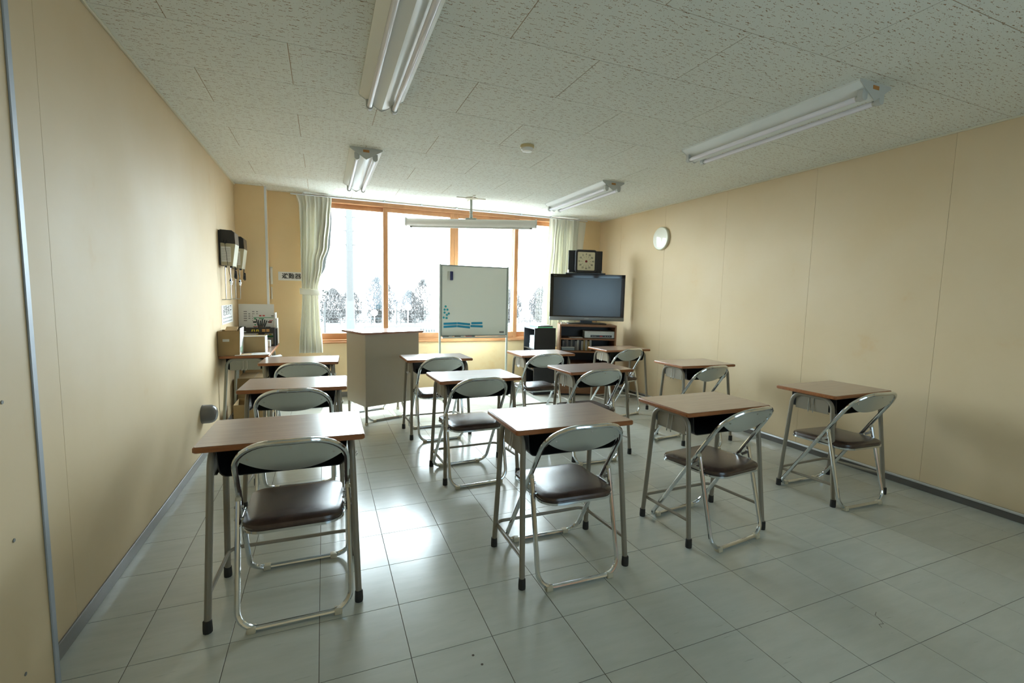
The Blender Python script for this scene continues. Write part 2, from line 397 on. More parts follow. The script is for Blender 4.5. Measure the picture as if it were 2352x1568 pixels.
def thing(name, label, cat, loc=(0, 0, 0), rz=0.0, group=None):
    o = bpy.data.objects.new(name, None); COL.objects.link(o); o.location = loc; o.rotation_euler = (0, 0, rz); o.empty_display_size = 0.1
    return tag(o, label, cat, group)
def struct(name, mb, mat, smooth=True, loc=(0, 0, 0)):
    o = mb.build(name, mat, None, loc, smooth); o['kind'] = 'structure'; return o
KIDS = {}
def link_copy(o, parent):
    c = o.copy(); COL.objects.link(c); c.parent = parent
    for ch in [k for k in ALL() if k.parent == o]: link_copy(ch, c)
    return c
def ALL(): return list(COL.objects)
def dup(root, label, loc, rz, group=None):
    objs = ALL(); kids = {}
    for k in objs:
        if k.parent: kids.setdefault(k.parent.name, []).append(k)
    def rec(o, par):
        c = o.copy(); COL.objects.link(c)
        if par: c.parent = par
        for ch in kids.get(o.name, []): rec(ch, c)
        return c
    r = rec(root, None); r.location = loc; r.rotation_euler = (0, 0, rz); r['label'] = label
    if group: r['group'] = group
    return r
def text_obj(body, name, size, mat, parent, M4, extrude=0.0004, align='CENTER', bold=0.0):
    c = bpy.data.curves.new(name, 'FONT'); c.body = body; c.size = size; c.extrude = extrude; c.align_x = align; c.align_y = 'CENTER'; c.offset = bold
    c.resolution_u = 3
    o = bpy.data.objects.new('tmp_text', c); COL.objects.link(o)
    me = bpy.data.meshes.new_from_object(o.evaluated_get(bpy.context.evaluated_depsgraph_get()))
    bpy.data.objects.remove(o); bpy.data.curves.remove(c)
    me.transform(M4); me.materials.clear(); me.materials.append(M[mat]); me.name = name
    ob = bpy.data.objects.new(name, me); COL.objects.link(ob)
    if parent: ob.parent = parent
    return ob
# plane frames for print: text x -> world/local axis
def plane(o, ux, uy):
    ux, uy = Vector(ux).normalized(), Vector(uy).normalized(); un = ux.cross(uy)
    return Matrix(((ux.x, uy.x, un.x, o[0]), (ux.y, uy.y, un.y, o[1]), (ux.z, uy.z, un.z, o[2]), (0, 0, 0, 1)))
def patch(mb, M4, x, y, w, h, t=0.0005, rot=0.0):
    c, s_ = math.cos(rot), math.sin(rot)
    P = [(x+c*a-s_*b, y+s_*a+c*b) for a, b in ((-w/2, -h/2), (w/2, -h/2), (w/2, h/2), (-w/2, h/2))]
    mb.prism(P, 0, t, M4)

# ------------------------------------------------------------------ room shell
XL, XR, YB, YF, ZC = -0.86, 3.80, 5.95, -1.2, 2.391
# floor slab and tiles
fl = struct('floor', MB().box(((XL+XR)/2, (YB+YF)/2, -0.052), (XR-XL+.3, YB-YF+.3, 0.1)), 'joint', False)
TX, TY, TS = -0.636, 1.816, 0.30017
def tile_mesh(w, d, name='tile'):
    g = 0.0011
    return MB().box((0, 0, -0.0010), (w-2*g, d-2*g, 0.0020), 0.0005).mesh(name, 'tile', False)
full = tile_mesh(TS, TS); cache = {}
near_bm = MB(); rest = []
i0, i1 = math.floor((XL-TX)/TS), math.ceil((XR-TX)/TS)
for j in range(math.floor((YF-TY)/TS), math.ceil((YB-TY)/TS)):
    for i in range(i0, i1):
        a, b = max(XL, TX+i*TS), min(XR, TX+(i+1)*TS); c, d = max(YF, TY+j*TS), min(YB, TY+(j+1)*TS)
        if b-a < 0.01 or d-c < 0.01: continue
        if d < 0.95:
            near_bm.box(((a+b)/2, (c+d)/2, -0.0010), (b-a-.0022, d-c-.0022, 0.002)); continue
        if abs(b-a-TS) < 1e-4 and abs(d-c-TS) < 1e-4: me = full
        else:
            k = (round(b-a, 3), round(d-c, 3))
            if k not in cache: cache[k] = tile_mesh(b-a, d-c)
            me = cache[k]
        o = bpy.data.objects.new('tile', me); COL.objects.link(o); o.location = ((a+b)/2, (c+d)/2, random.uniform(-.00018, 0)); o.parent = fl
        o.rotation_euler = (random.uniform(-1, 1)*.0007, random.uniform(-1, 1)*.0007, 0)
fm = MB()
for x, y in ((.470, 1.452), (.487, 1.402)): fm.lathe([(0, .0004), (.0042, .0004), (.0048, 0)], (x, y, 0), 12)
fm.build('screw_hole', 'joint', fl)
ck_ = [(2.02, 1.02), (2.03, 1.035), (2.05, 1.03), (2.065, 1.05), (2.075, 1.075), (2.10, 1.085)]
fc = MB()
for (xa, ya), (xb, yb) in zip(ck_[:-1], ck_[1:]): fc.box(((xa+xb)/2, (ya+yb)/2, .0002), (math.hypot(xb-xa, yb-ya)+.001, .0016, .0004), rot=(0, 0, math.atan2(yb-ya, xb-xa)))
fc.build('crack', 'joint', fl)
o = near_bm.build('tile_field', 'tile', fl, smooth=False); o['kind'] = 'stuff'
# ceiling slab and panels (running bond)
ce = struct('ceiling', MB().box(((XL+XR)/2, (YB+YF)/2, ZC+0.0518), (XR-XL+.3, YB-YF+.3, 0.1)), simple('panel_joint', (0.36, 0.25, 0.14), 0.8), False)
CX, CY, CS = 0.776, 1.990, 0.455
cachep = {}
for k in range(math.floor((YF-CY)/CS), math.ceil((YB-CY)/CS)):
    c, d = max(YF, CY+k*CS), min(YB, CY+(k+1)*CS)
    if d-c < .01: continue
    par = (k+1) % 2
    for u in range(-6, 9):
        if u % 2 != par: continue
        a, b = max(XL, CX+u*CS), min(XR, CX+(u+2)*CS)
        if b-a < .01: continue
        key = (round(b-a, 3), round(d-c, 3))
        if key not in cachep:
            cachep[key] = MB().box((0, 0, 0.0011), (b-a-.0034, d-c-.0034, 0.0022), 0.0006).mesh('panel', 'ceiling', False)
        o = bpy.data.objects.new('panel', cachep[key]); COL.objects.link(o); o.location = ((a+b)/2, (c+d)/2, ZC); o.parent = ce
# side walls: carcass + boards
M['wall_joint'] = simple('wall_joint', (0.52, 0.41, 0.26), 0.8)
def wall_side(name, X, nx, seams):
    w = struct(name, MB().box((X-nx*0.06, (YB+YF)/2, ZC/2), (0.10, YB-YF, ZC+.02)), 'wall_joint', False)
    ys = [YF]+seams+[YB]
    for a, b in zip(ys[:-1], ys[1:]):
        MB().box((X-nx*0.006, (a+b)/2, ZC/2), (0.012, b-a-.0011, ZC), 0.0005).build('board', 'wall', w, smooth=False)
    return w
wall_side('wall_left', XL, 1, [0.25, 1.16, 2.07, 4.80])
wall_side('wall_right', XR, -1, [0.88, 1.79, 2.70, 3.62, 4.53, 5.42])
DX0, DX1, DH = 0.88, 2.42, 2.02
wf = MB().box(((XL-.15+DX0)/2, YF-.05, ZC/2), (DX0-XL+.15, .1, ZC+.02)).box(((XR+.15+DX1)/2, YF-.05, ZC/2), (XR+.15-DX1, .1, ZC+.02)).box(((DX0+DX1)/2, YF-.05, (ZC+DH)/2), (DX1-DX0, .1, ZC-DH+.02))
struct('wall_front', wf, 'wall', False)
door = struct('door_1', MB().box(((DX0+DX1)/2, YF-.05, DH-.02), (DX1-DX0, .1, .04)).box((DX0+.015, YF-.05, DH/2), (.03, .1, DH)).box((DX1-.015, YF-.05, DH/2), (.03, .1, DH)), 'frame_wood_v')
for k in range(2):
    a, b = (DX0+.03, 1.665) if k == 0 else (1.635, DX1-.03); y = YF-.03-.04*k
    lf = MB().box((a+.045, y, .99), (.09, .034, 1.98), .002).box((b-.045, y, .99), (.09, .034, 1.98), .002).box(((a+b)/2, y, 1.92), (b-a-.18, .034, .12), .002).box(((a+b)/2, y, .42), (b-a-.18, .034, .84), .002).build('door_leaf', 'frame_wood_v', door)
    MB().box(((a+b)/2, y, 1.35), (b-a-.17, .005, 1.03)).build('pane', 'frosted', lf, smooth=False)
    MB().box((b-.045 if k == 0 else a+.045, y+.019, 1.0), (.03, .006, .14), .002).build('pull', 'steel', lf)
# window wall with opening
WX0, WX1, WZ0, WZ1 = -0.165, 3.345, 0.668, 2.372
wb = MB()
wb.box(((XL-.2+WX0)/2, YB+.07, ZC/2), (WX0-XL+.2, .14, ZC+.02))
wb.box(((WX1+XR+.2)/2, YB+.07, ZC/2), (XR+.2-WX1, .14, ZC+.02))
wb.box(((WX0+WX1)/2, YB+.07, WZ0/2), (WX1-WX0, .14, WZ0))
wb.box(((WX0+WX1)/2, YB+.07, (WZ1+ZC+.01)/2), (WX1-WX0, .14, ZC+.01-WZ1))
M['wall_b'] = wall_mat('light_tinted_vinyl_wall', (0.82, 0.635, 0.375))  # side-wall vinyl again; window-end light painted in as a brighter, oranger base
struct('wall_back', wb, 'wall_b', False)
struct('wall_corner', MB().box(((XL-.564)/2, (5.74+YB)/2, ZC/2), (-.564-XL, YB-5.74, ZC+.0), 0.002), 'wall_b', False)
tr = MB().box((-.5655, 5.7385, ZC/2), (0.024, 0.004, ZC), .001).box((-.5625, 5.748, ZC/2), (0.004, 0.022, ZC), .001)
struct('trim_2', tr, 'alu')
struct('trim_3', MB().box((3.345+.07, YB-.002, ZC/2), (.008, .006, ZC)), M['wall_b'])
# partition beside the camera with an aluminium end strip
pw = struct('wall_entrance', MB().box((-.81, (YF+1.66)/2, ZC/2), (.10, 1.66-YF, ZC)), 'wall_joint', False)
for a, b in ((YF, .30), (.30, 1.66)):
    MB().box((-.753, (a+b)/2, ZC/2), (.014, b-a-.0016, ZC), .0006).build('board', 'wall', pw, smooth=False)
for zz in (0.25, .62, .98, 1.36, 1.75, 2.12):
    MB().cyl((-.747, 1.52, zz), (-.7445, 1.52, zz), .005, 8).build('screw', 'grey', pw)
struct('trim_1', MB().box((-.802, 1.666, ZC/2), (.115, .012, ZC), .002).box((-.7440, 1.660, ZC/2), (.005, .024, ZC), .002), M['trim_alu'])
# baseboards
struct('baseboard_left', MB().box((XL+.004, (1.67+YB)/2, .030), (.008, YB-1.67, .060), .002), 'grey_base')
br = struct('baseboard_right', MB().box((XR-.004, (YF+YB)/2, .030), (.008, YB-YF, .060), .002), 'dark_base')
MB().box((XR-.010, (YF+YB)/2, .052), (.012, YB-YF, .016), .003).build('cable_strip', 'alu', br)
struct('baseboard_back', MB().box(((-.564+XR)/2, YB-.004, .030), (XR+.564, .008, .060), .002), 'grey_base')
struct('trim_4', MB().box((XL+.006, (1.67+5.74)/2, ZC-.006), (.012, 5.74-1.67, .012), .002).box((XR-.006, (YF+YB)/2, ZC-.006), (.012, YB-YF, .012), .002), simple('ceiling_edge_bead', (0.62, 0.58, 0.44), .5))

# window: frame, four sashes with panes, sill
win = struct('window_1', MB().box(((WX0+WX1)/2, YB+.045, 2.348), (WX1-WX0, .13, .05), .002).box(((WX0+WX1)/2, YB+.045, .690), (WX1-WX0, .13, .028), .002), 'frame_wood')
MB().box((WX0+.012, YB+.045, 1.52), (.024, .13, 1.64), .002).build('jamb', 'frame_wood_v', win)
MB().box((WX1-.012, YB+.045, 1.52), (.024, .13, 1.64), .002).build('jamb', 'frame_wood_v', win)
MB().box(((WX0+WX1)/2, YB-.012, .672), (WX1-WX0+.04, .05, .022), .003).build('sill', 'frame_wood', win)
MB().box(((WX0+WX1)/2, YB-.002, .697), (WX1-WX0, .02, .010), .002).build('sill_track', 'alu', win)
sx = [WX0+.024, 0.745, 1.59, 2.425, WX1-.024]
spans = [(WX0+.024, .745), (.690, 1.589), (1.591, 2.497), (2.425, WX1-.024)]
for q, (a, b) in enumerate(spans):
    inner = q in (0, 2) if q < 2 else q == 2
    yy = YB+.020 if q in (1, 2) else YB+.060
    st = .055
    sm = MB().box((a+st/2, yy, 1.515), (st, .034, 1.63), .002).box((b-st/2, yy, 1.515), (st, .034, 1.63), .002)
    so = sm.build('sash', 'frame_wood_v', win)
    MB().box(((a+b)/2, yy, 2.297), (b-a-2*st, .032, .055), .002).box(((a+b)/2, yy, .739), (b-a-2*st, .032, .080), .002).build('sash_rail', 'frame_wood', so)
    MB().box(((a+b)/2, yy, 1.525), (b-a-2*st+.01, .005, 1.51)).build('pane', 'glass', so, smooth=False)
    al = MB()
    for xx in (a+st+.004, b-st-.004): al.box((xx, yy+.022, 1.525), (.008, .008, 1.49))
    al.build('glazing_strip', 'white_pl', so)
# ------------------------------------------------------------------ desks
def make_desk(label, loc, rz, group):
    t = thing('student_desk', label, 'desk', loc, rz, group)
    loops = []
    for (z, ins, rr) in ((.677, .004, .012), (.681, .0, .014), (.694, .0, .014), (.6985, .003, .012)):
        loops.append([(x, y, z) for x, y in rrect(.6-2*ins, .4-2*ins, rr, 4)])
    MB().loft(loops).build('tabletop', 'edge', t)
    MB().prism(rrect(.590, .390, .011, 4), .6980, .7000).build('laminate', 'laminate', t)
    for s in (-1, 1):
        p = arc_path([(s*.268, -.222, .012), (s*.250, -.152, .664), (s*.250, .105, .664), (s*.268, .146, .012)], .065, 6)
        lf_ = MB().tube(p, .0125, 10).build('leg_frame', 'desk_metal', t)
        for yy in (-.222, .146):
            MB().lathe([(.0162, 0), (.0168, .012), (.0155, .044), (.0130, .046)], (s*.268, yy, 0), 10).build('rubber_foot', 'rubber', lf_)
        sp_l = MB().box((s*.246, -.024, .612), (.0025, .215, .092), .001).box((s*.242, -.024, .568), (.012, .215, .003)).build('side_plate', 'desk_metal', t)
        for yy in (-.035, -.005):
            hk = arc_path([(s*.2485, yy, .650), (s*.2545, yy, .585), (s*.268, yy-.012, .555), (s*.276, yy-.018, .575)], .012, 4)
            MB().tube(hk, .0022, 6).build('hook', 'steel', sp_l)
    fr = arc_path([(-.264, -.205, .135), (-.258, .165, .118), (.258, .165, .118), (.264, -.205, .135)], .045, 6)
    MB().tube(fr, .0085, 8).build('footrest', 'desk_metal', t)
    # book tray: open to the sitter, rounded bottom corners
    outer = arc_path([(-.232, 0, .672), (-.222, 0, .568), (.222, 0, .568), (.232, 0, .672)], .03, 4)
    inner = [(Vector((p.x*.985, 0, p.z+.003 if p.z < .66 else p.z))) for p in reversed(outer)]
    loop = outer+inner
    tm = MB().loft([[(p.x, -.165, p.z) for p in loop], [(p.x, .125, p.z) for p in loop]])
    bk = [(p.x, p.z) for p in outer]
    tm.prism(bk, .120, .125, Matrix(((1, 0, 0, 0), (0, 0, 1, 0), (0, 1, 0, 0), (0, 0, 0, 1))))
    tm.build('book_tray', 'black', t)
    MB().box((0, -.024, .6745), (.50, .26, .005)).build('top_bracket', 'desk_metal2', t)
    return t
DESKS = [
 ('brown-topped student desk in the nearest row, first from the left wall', -.150, 2.125, -.8),
 ('brown-topped student desk in the nearest row, second from the left wall', 1.052, 1.957, -.6),
 ('brown-topped student desk in the nearest row, third from the left wall', 1.990, 1.977, .8),
 ('brown-topped student desk in the nearest row, close to the right wall', 3.200, 2.040, 1.6),
 ('brown-topped student desk in the middle row, first from the left wall', -.167, 3.178, -2.8),
 ('brown-topped student desk in the middle row, second from the left wall', .995, 3.165, 2.0),
 ('brown-topped student desk in the middle row, third from the left wall', 2.040, 3.268, 2.0),
 ('brown-topped student desk in the middle row, beside the right wall', 3.172, 3.290, -1.5),
 ('brown-topped student desk in the far row, beside the box-laden table', -.185, 4.280, -3.0),
 ('brown-topped student desk in the far row, in front of the lectern', .955, 4.205, 1.5),
 ('brown-topped student desk in the far row, in front of the black shelf', 2.075, 4.290, 1.5),
 ('brown-topped student desk in the far row, in front of the television cabinet', 3.185, 4.490, .5)]
d0 = make_desk(DESKS[0][0], (DESKS[0][1], DESKS[0][2], 0), R(DESKS[0][3]), 'student desks')
for lb, x, y, a in DESKS[1:]: dup(d0, lb, (x, y, 0), R(a), 'student desks')

# ------------------------------------------------------------------ folding chairs
def make_chair(label, loc, rz, group):
    t = thing('folding_chair', label, 'chair', loc, rz, group)
    r = .0108
    # one continuous tube: front feet -> back hoop
    yl = lambda z: .425-.630*z
    hw = lambda z: .208-.018*max(0, (z-.1)/.63)
    base = arc_path([(-hw(.0)*1.0, yl(0), r), (hw(0), yl(0), r), (hw(.735), yl(.735), .736), (-hw(.735), yl(.735), .736)], [.07, .07, .135, .135], 9, closed=True)
    # subdivide long segments so that the hoop can bulge rearward
    path = []
    n = len(base)
    for i in range(n):
        a, b = base[i], base[(i+1) % n]; m = max(1, int((b-a).length/.05))
        for k in range(m): path.append(a.lerp(b, k/m))
    def bulge(p):
        k = min(1, max(0, (p.z-.50)/.14))
        return Vector((p.x, p.y-k*.030*(1-(p.x/.2)**2), p.z))
    path = [bulge(p) for p in path]
    bf_ = MB().tube(path, r, 10, closed=True).build('back_frame', 'chrome', t)
    rl = arc_path([(-.198, .112, .470), (-.2005, .0, r), (.2005, .0, r), (.198, .112, .470)], [0, .075, .075, 0], 8)
    rl_ = MB().tube(rl, r, 10).build('rear_leg', 'chrome', t)
    for s in (-1, 1):
        MB().lathe([(.0112, -.002), (.0118, .004), (.0095, .012), (.004, .0145)], (s*.198, .1125, .470), 10).build('end_cap', 'clip', rl_)
        for xx, yy, pr_ in ((s*.152, 0, rl_), (s*.142, yl(0), bf_)):
            MB().box((xx, yy, .0115), (.030, .031, .023), .004, seg=2).build('foot_clip', 'clip', pr_)
        # hinge links between the tubes and the seat
        lk = MB().box((s*.198, .128, .425), (.005, .052, .016), .003, rot=(R(-35), 0, 0))
        lk.box((s*.186, .150, .398), (.004, .090, .018), .002)
        lk.cyl((s*.212, .110, .445), (s*.180, .110, .445), .0055, 8).cyl((s*.214, .172, .402), (s*.178, .172, .402), .0060, 8).cyl((s*.212, .097, .402), (s*.178, .097, .402), .0050, 8)
        lk.build('hinge', 'steel', t)
    # backrest plate inside the hoop
    ov = [p for p in path if p.z > .652]
    def topz(x):
        best = .736
        ax = abs(x); c = hw(.735)-.135
        if ax > c:
            d = min(.135, ax-c); best = .736-(.135-math.sqrt(max(0, .135**2-d*d)))*.98
        return best
    nx, nz = 24, 8; th = .0016
    Pf, Pb = [], []
    for i in range(nx+1):
        x = -.188+.376*i/nx; zt = topz(x)-.002; zb = min(zt-.004, .600+.066*(abs(x)/.188)**2.2)
        rf, rb = [], []
        for k in range(nz+1):
            z = zb+(zt-zb)*k/nz; p = bulge(Vector((x, yl(z), z)))
            rf.append((p.x, p.y+th, p.z)); rb.append((p.x, p.y-th, p.z))
        Pf.append(rf); Pb.append(rb)
    mb = MB(); mb.grid(Pf); mb.grid(Pb)
    A = [Pf[i][0] for i in range(nx+1)]; B = [Pb[i][0] for i in range(nx+1)]; mb.grid([A, B])
    A = [Pf[i][nz] for i in range(nx+1)]; B = [Pb[i][nz] for i in range(nx+1)]; mb.grid([A, B])
    mb.grid([Pf[0], Pb[0]]); mb.grid([Pf[nx], Pb[nx]])
    br_ = mb.build('backrest', 'plate', t)
    for x, z in ((-.145, .668), (0.0, .712), (.145, .668)):
        p = bulge(Vector((x, yl(z), z)))
        MB().lathe([(.0050, 0), (.0046, .0022), (.0015, .0026)], (p.x, p.y-th, p.z), 8, '-y').build('screw', 'steel', br_)
    # seat: padded cushion on a chrome rim
    def outline(w0, w1, y0, y1, rr, z, sh=0):
        P = arc_path([(-w0, y0, 0), (w0, y0, 0), (w1, y1, 0), (-w1, y1, 0)], [rr[0], rr[0], rr[1], rr[1]], 6, closed=True)
        return [(p.x, p.y, z+ (p.y-.19)*-.02) for p in P]
    rim = [outline(.176, .182, .004, .384, (.075, .05), .3695), outline(.181, .187, 0, .388, (.078, .052), .3725),
           outline(.181, .187, 0, .388, (.078, .052), .3820), outline(.174, .180, .006, .382, (.072, .048), .3850)]
    MB().loft(rim).build('seat_rim', 'chrome', t)
    cu = [outline(.176, .182, .004, .384, (.074, .049), .3845), outline(.180, .186, .001, .387, (.077, .051), .393),
          outline(.177, .183, .004, .384, (.075, .05), .4025), outline(.163, .169, .018, .370, (.065, .044), .4095), outline(.135, .14, .046, .342, (.05, .035), .4125), outline(.07, .072, .11, .28, (.03, .02), .4145)]
    MB().loft(cu).build('seat', 'vinyl', t)
    return t
CHAIRS = [
 ('folding chair with dark brown seat at the nearest row desk by the left wall', -.118, 1.850, 0.0),
 ('folding chair with dark brown seat at the nearest row desk, second from left wall', 1.039, 1.682, -1.4),
 ('folding chair turned slightly left at the nearest row desk, third from left wall', 1.994, 1.684, 6.5),
 ('folding chair with dark brown seat at the nearest row desk by the right wall', 3.113, 1.744, -2.5),
 ('folding chair tucked under the middle row desk, first from the left wall', -.165, 2.795, -1.0),
 ('folding chair with window-lit seat at the middle row desk, second from left wall', .948, 2.850, 2.5),
 ('folding chair at the middle row desk, third from the left wall', 1.945, 2.955, 1.0),
 ('folding chair turned slightly at the middle row desk beside the right wall', 2.960, 2.870, 7.0),
 ('folding chair tucked under the far row desk beside the box-laden table', -.155, 3.820, -2.0),
 ('folding chair at the far row desk in front of the lectern', .942, 3.880, 2.0),
 ('folding chair at the far row desk in front of the black shelf', 1.945, 3.890, 2.0),
 ('folding chair angled at the far row desk in front of the television cabinet', 3.050, 4.100, 9.0)]
c0 = make_chair(CHAIRS[0][0], (CHAIRS[0][1], CHAIRS[0][2], 0), R(CHAIRS[0][3]), 'folding chairs')
for lb, x, y, a in CHAIRS[1:]: dup(c0, lb, (x, y, 0), R(a), 'folding chairs')
dup(c0, 'folding chair half hidden behind the taupe steel lectern', (.437, 5.116, 0), R(200), 'folding chairs')

# ------------------------------------------------------------------ lectern
lec = thing('lectern', 'taupe steel lectern with brown wooden top in front of the window', 'lectern', (.358, 4.545, 0), R(21.1))
LW, LD = .583, .42
MB().box((LW/2, .0015, .530), (LW, .003, .70), .001).build('front_panel', 'lectern', lec)
MB().box((.0015, LD/2, .530), (.003, LD-.006, .70), .001).build('side_panel', 'lectern', lec)
MB().box((LW-.0015, LD/2, .530), (.003, LD-.006, .70), .001).build('side_panel', 'lectern', lec)
MB().box((LW/2, LD/2, .70), (LW-.02, LD-.02, .012)).build('shelf', 'lectern', lec)
lp = [[(x, y, z) for x, y in rrect(LW+.075-2*i, LD+.075-2*i, .012, 4, LW/2, LD/2)] for z, i in ((.880, .003), (.884, 0), (.896, 0), (.900, .003))]
MB().loft(lp).build('top', 'lect_top', lec)
for x in (.014, LW-.014):
    for y in (.016, LD-.016):
        lg_ = MB().cyl((x, y, .02), (x, y, .87), .0125, 10).build('leg', 'desk_metal', lec)
        MB().lathe([(.017, 0), (.017, .016), (.0135, .024)], (x, y, 0), 10).build('foot_cap', 'clip', lg_)

# ------------------------------------------------------------------ whiteboard on stand
WY = 5.50
wbd = thing('whiteboard', 'white mobile writing board on two grey posts before the window', 'whiteboard', (1.30, WY, 0))
BW = .872
MB().box((BW/2, 0, 1.198), (BW-.02, .018, .845), .002).build('board', 'wb_face', wbd)
MB().box((BW/2, -.004, 1.625), (BW-.01, .026, .014), .003).box((BW/2, -.004, .776), (BW-.01, .026, .014), .003).build('board_trim', 'wb_trim', wbd)
MB().box((.014, -.004, 1.2), (.012, .026, .85), .003).box((BW-.014, -.004, 1.2), (.012, .026, .85), .003).build('side_trim', 'wb_trim', wbd)
for x in (0, BW):
    MB().box((x, .004, .84), (.024, .024, 1.60), .004).build('post', 'wb_frame', wbd)
    fb_ = MB().box((x, .004, .052), (.03, .50, .028), .004).build('foot_bar', 'wb_frame', wbd)
    for yy in (-.22, .22):
        MB().cyl((x-.010, yy+.004, .0205), (x+.010, yy+.004, .0205), .0205, 14).build('caster', 'rubber', fb_)
MB().box((BW/2, -.040, .752), (BW-.03, .070, .006), .002).box((BW/2, -.073, .759), (BW-.03, .004, .018), .001).build('pen_tray', 'wb_frame', wbd)
MB().box((BW/2-.06, .004, .050), (BW+.10, .03, .03), .003).build('cross_bar', 'wb_frame', wbd)
MB().box((BW-.075, -.0098, .815), (.062, .002, .022)).build('name_plate', 'grey', wbd)
# things stuck on the board
bx, by = 1.30, WY-.0095
def on_board(x, z): return (x, by, z)
er = thing('board_eraser', 'navy and white board eraser stuck near top of whiteboard', 'eraser', (bx+.118, by, 1.502))
MB().box((.012, -.018, 0), (.038, .026, .105), .006, seg=2).build('felt', 'navy', er)
MB().box((-.018, -.015, 0), (.024, .030, .105), .005, seg=2).build('grip', 'lgrey', er)
mags = [(1.365, 1.133, 'topmost of the cluster'), (1.352, 1.094, 'just under the topmost one'), (1.388, 1.094, 'second highest, on the right'), (1.352, 1.058, 'below two others by the board edge'),
        (1.405, 1.047, 'farthest from the board edge'), (1.381, 1.030, 'lower middle of the cluster'), (1.342, .998, 'lowest, at the board edge'), (1.378, .992, 'lowest, above the blue strips')]
for k, (x, z, w) in enumerate(mags):
    o = MB().lathe([(.0135, 0), (.0135, .004), (.010, .0085), (.005, .0095)], (0, 0, 0), 14, '-y').build('round_magnet', 'teal', None, on_board(x, z))
    tag(o, 'small round teal magnet on whiteboard, ' + w, 'magnet', 'round magnets on the whiteboard')
strips = [(1.425, .925, .168, 2, 'upper one at left end'), (1.425, .889, .168, 3, 'lower one at left end'), (1.594, .922, .165, -5, 'upper one of middle pair'), (1.594, .885, .165, -6, 'lower one of middle pair'), (1.764, .930, .145, 1, 'upper one at right end'), (1.762, .891, .160, -2, 'lower one at right end')]
for x, z, w, a, l in strips:
    o = MB().box((0, -.001, 0), (w, .002, .0265), .0006).build('magnet_strip', 'cyan', None, on_board(x, z)); o.rotation_euler = (0, R(-a), 0)
    tag(o, 'bright blue magnetic strip low on whiteboard, ' + l, 'magnet', 'blue magnetic strips')
for x, l, m1, m2, lb in ((1.375, .13, 'ink', 'lgrey', 'black marker lying at left end of whiteboard tray'), (1.525, .13, 'ink', 'lgrey', 'black marker lying mid whiteboard tray'), (1.665, .13, 'red', 'ink', 'red marker lying in whiteboard tray')):
    t = thing('marker', lb, 'marker', (x, WY-.046, .7655))
    MB().cyl((-.055, 0, 0), (.022, 0, 0), .0088, 10).build('barrel', m1, t); MB().cyl((.022, 0, 0), (.062, 0, 0), .0095, 10).build('cap', m2, t)

# ------------------------------------------------------------------ black storage shelf (open side faces the window end)
sh = thing('storage_shelf', 'black storage box with open shelves standing beside television cabinet', 'shelf', (2.500, 5.352, 0), R(-3.5))
SW, SD, SH = .292, .405, .872
MB().box((SW/2, .009, SH/2), (SW, .018, SH), .001).build('side_panel', 'box_black', sh)
MB().box((SW/2, SD-.009, SH/2), (SW, .018, SH), .001).build('side_panel', 'box_black', sh)
MB().box((SW-.005, SD/2, SH/2), (.006, SD-.036, SH-.02)).build('back_panel', 'box_black', sh)
for z in (.010, .058, .325, .590, SH-.009):
    MB().box((SW/2-.004, SD/2, z), (SW-.008, SD-.036, .018), .001).build('shelf_board', 'box_black', sh)
for z in (.2,):
    MB().cyl((.05, -.001, .045), (.05, .002, .045), .005, 8).build('screw_cover', 'grey', sh)
def local(root, p): return root.matrix_basis @ Vector(p)
shm = Matrix.Translation((2.500, 5.352, 0)) @ Matrix.Rotation(R(-3.5), 4, 'Z')
for k in range(5):
    p = shm @ Vector((.085, .13, .5995+.0005+k*.0335+.016))
    o = MB().box((0, 0, 0), (.135, .19, .032), .002).build('disc_case', 'book_b', None, p); o.rotation_euler = (0, 0, R(-3.5+random.uniform(-3, 3)))
    MB().box((0, 0, 0), (.136, .191, .004)).build('label_band', 'white', o)
    tag(o, 'pale blue case in stack on black shelf, ' + ['lowest of five', 'second from bottom', 'middle one', 'second from top', 'topmost'][k], 'case', 'pale cases on the black shelf')
p = shm @ Vector((.08, .060, .6120)); tag(MB().box((0, 0, 0), (.11, .05, .024), .006).build('white_packet', 'white_pl', None, p), 'small white packet at front of black shelf', 'packet')
for k, (mt, w, lb) in enumerate((('white', .05, 'white file box on lower tier of black shelf'), ('orangep', .022, 'orange file on lower tier of black shelf'))):
    p = shm @ Vector((.09, .17-.06*k, .3345+.085)); tag(MB().box((0, 0, 0), (.16, w, .17), .002).build('file_box', mt, None, p), lb, 'file')
for k, (mt, h, w, d, lb) in enumerate((('green', .010, .215, .30, 'green folder under a black one on black shelf'), ('black', .016, .21, .29, 'black folder stacked on black shelf top'), ('white', .008, .15, .21, 'white papers on top of the black shelf stack'))):
    p = shm @ Vector((.150+.006*k, .16+.02*k, SH+.0005+[.005, .018, .0305][k])); o = MB().box((0, 0, 0), (w, d, h), .0015).build('folder', mt, None, p); o.rotation_euler = (0, 0, R(-3.5+2*k)); tag(o, lb, 'folder')

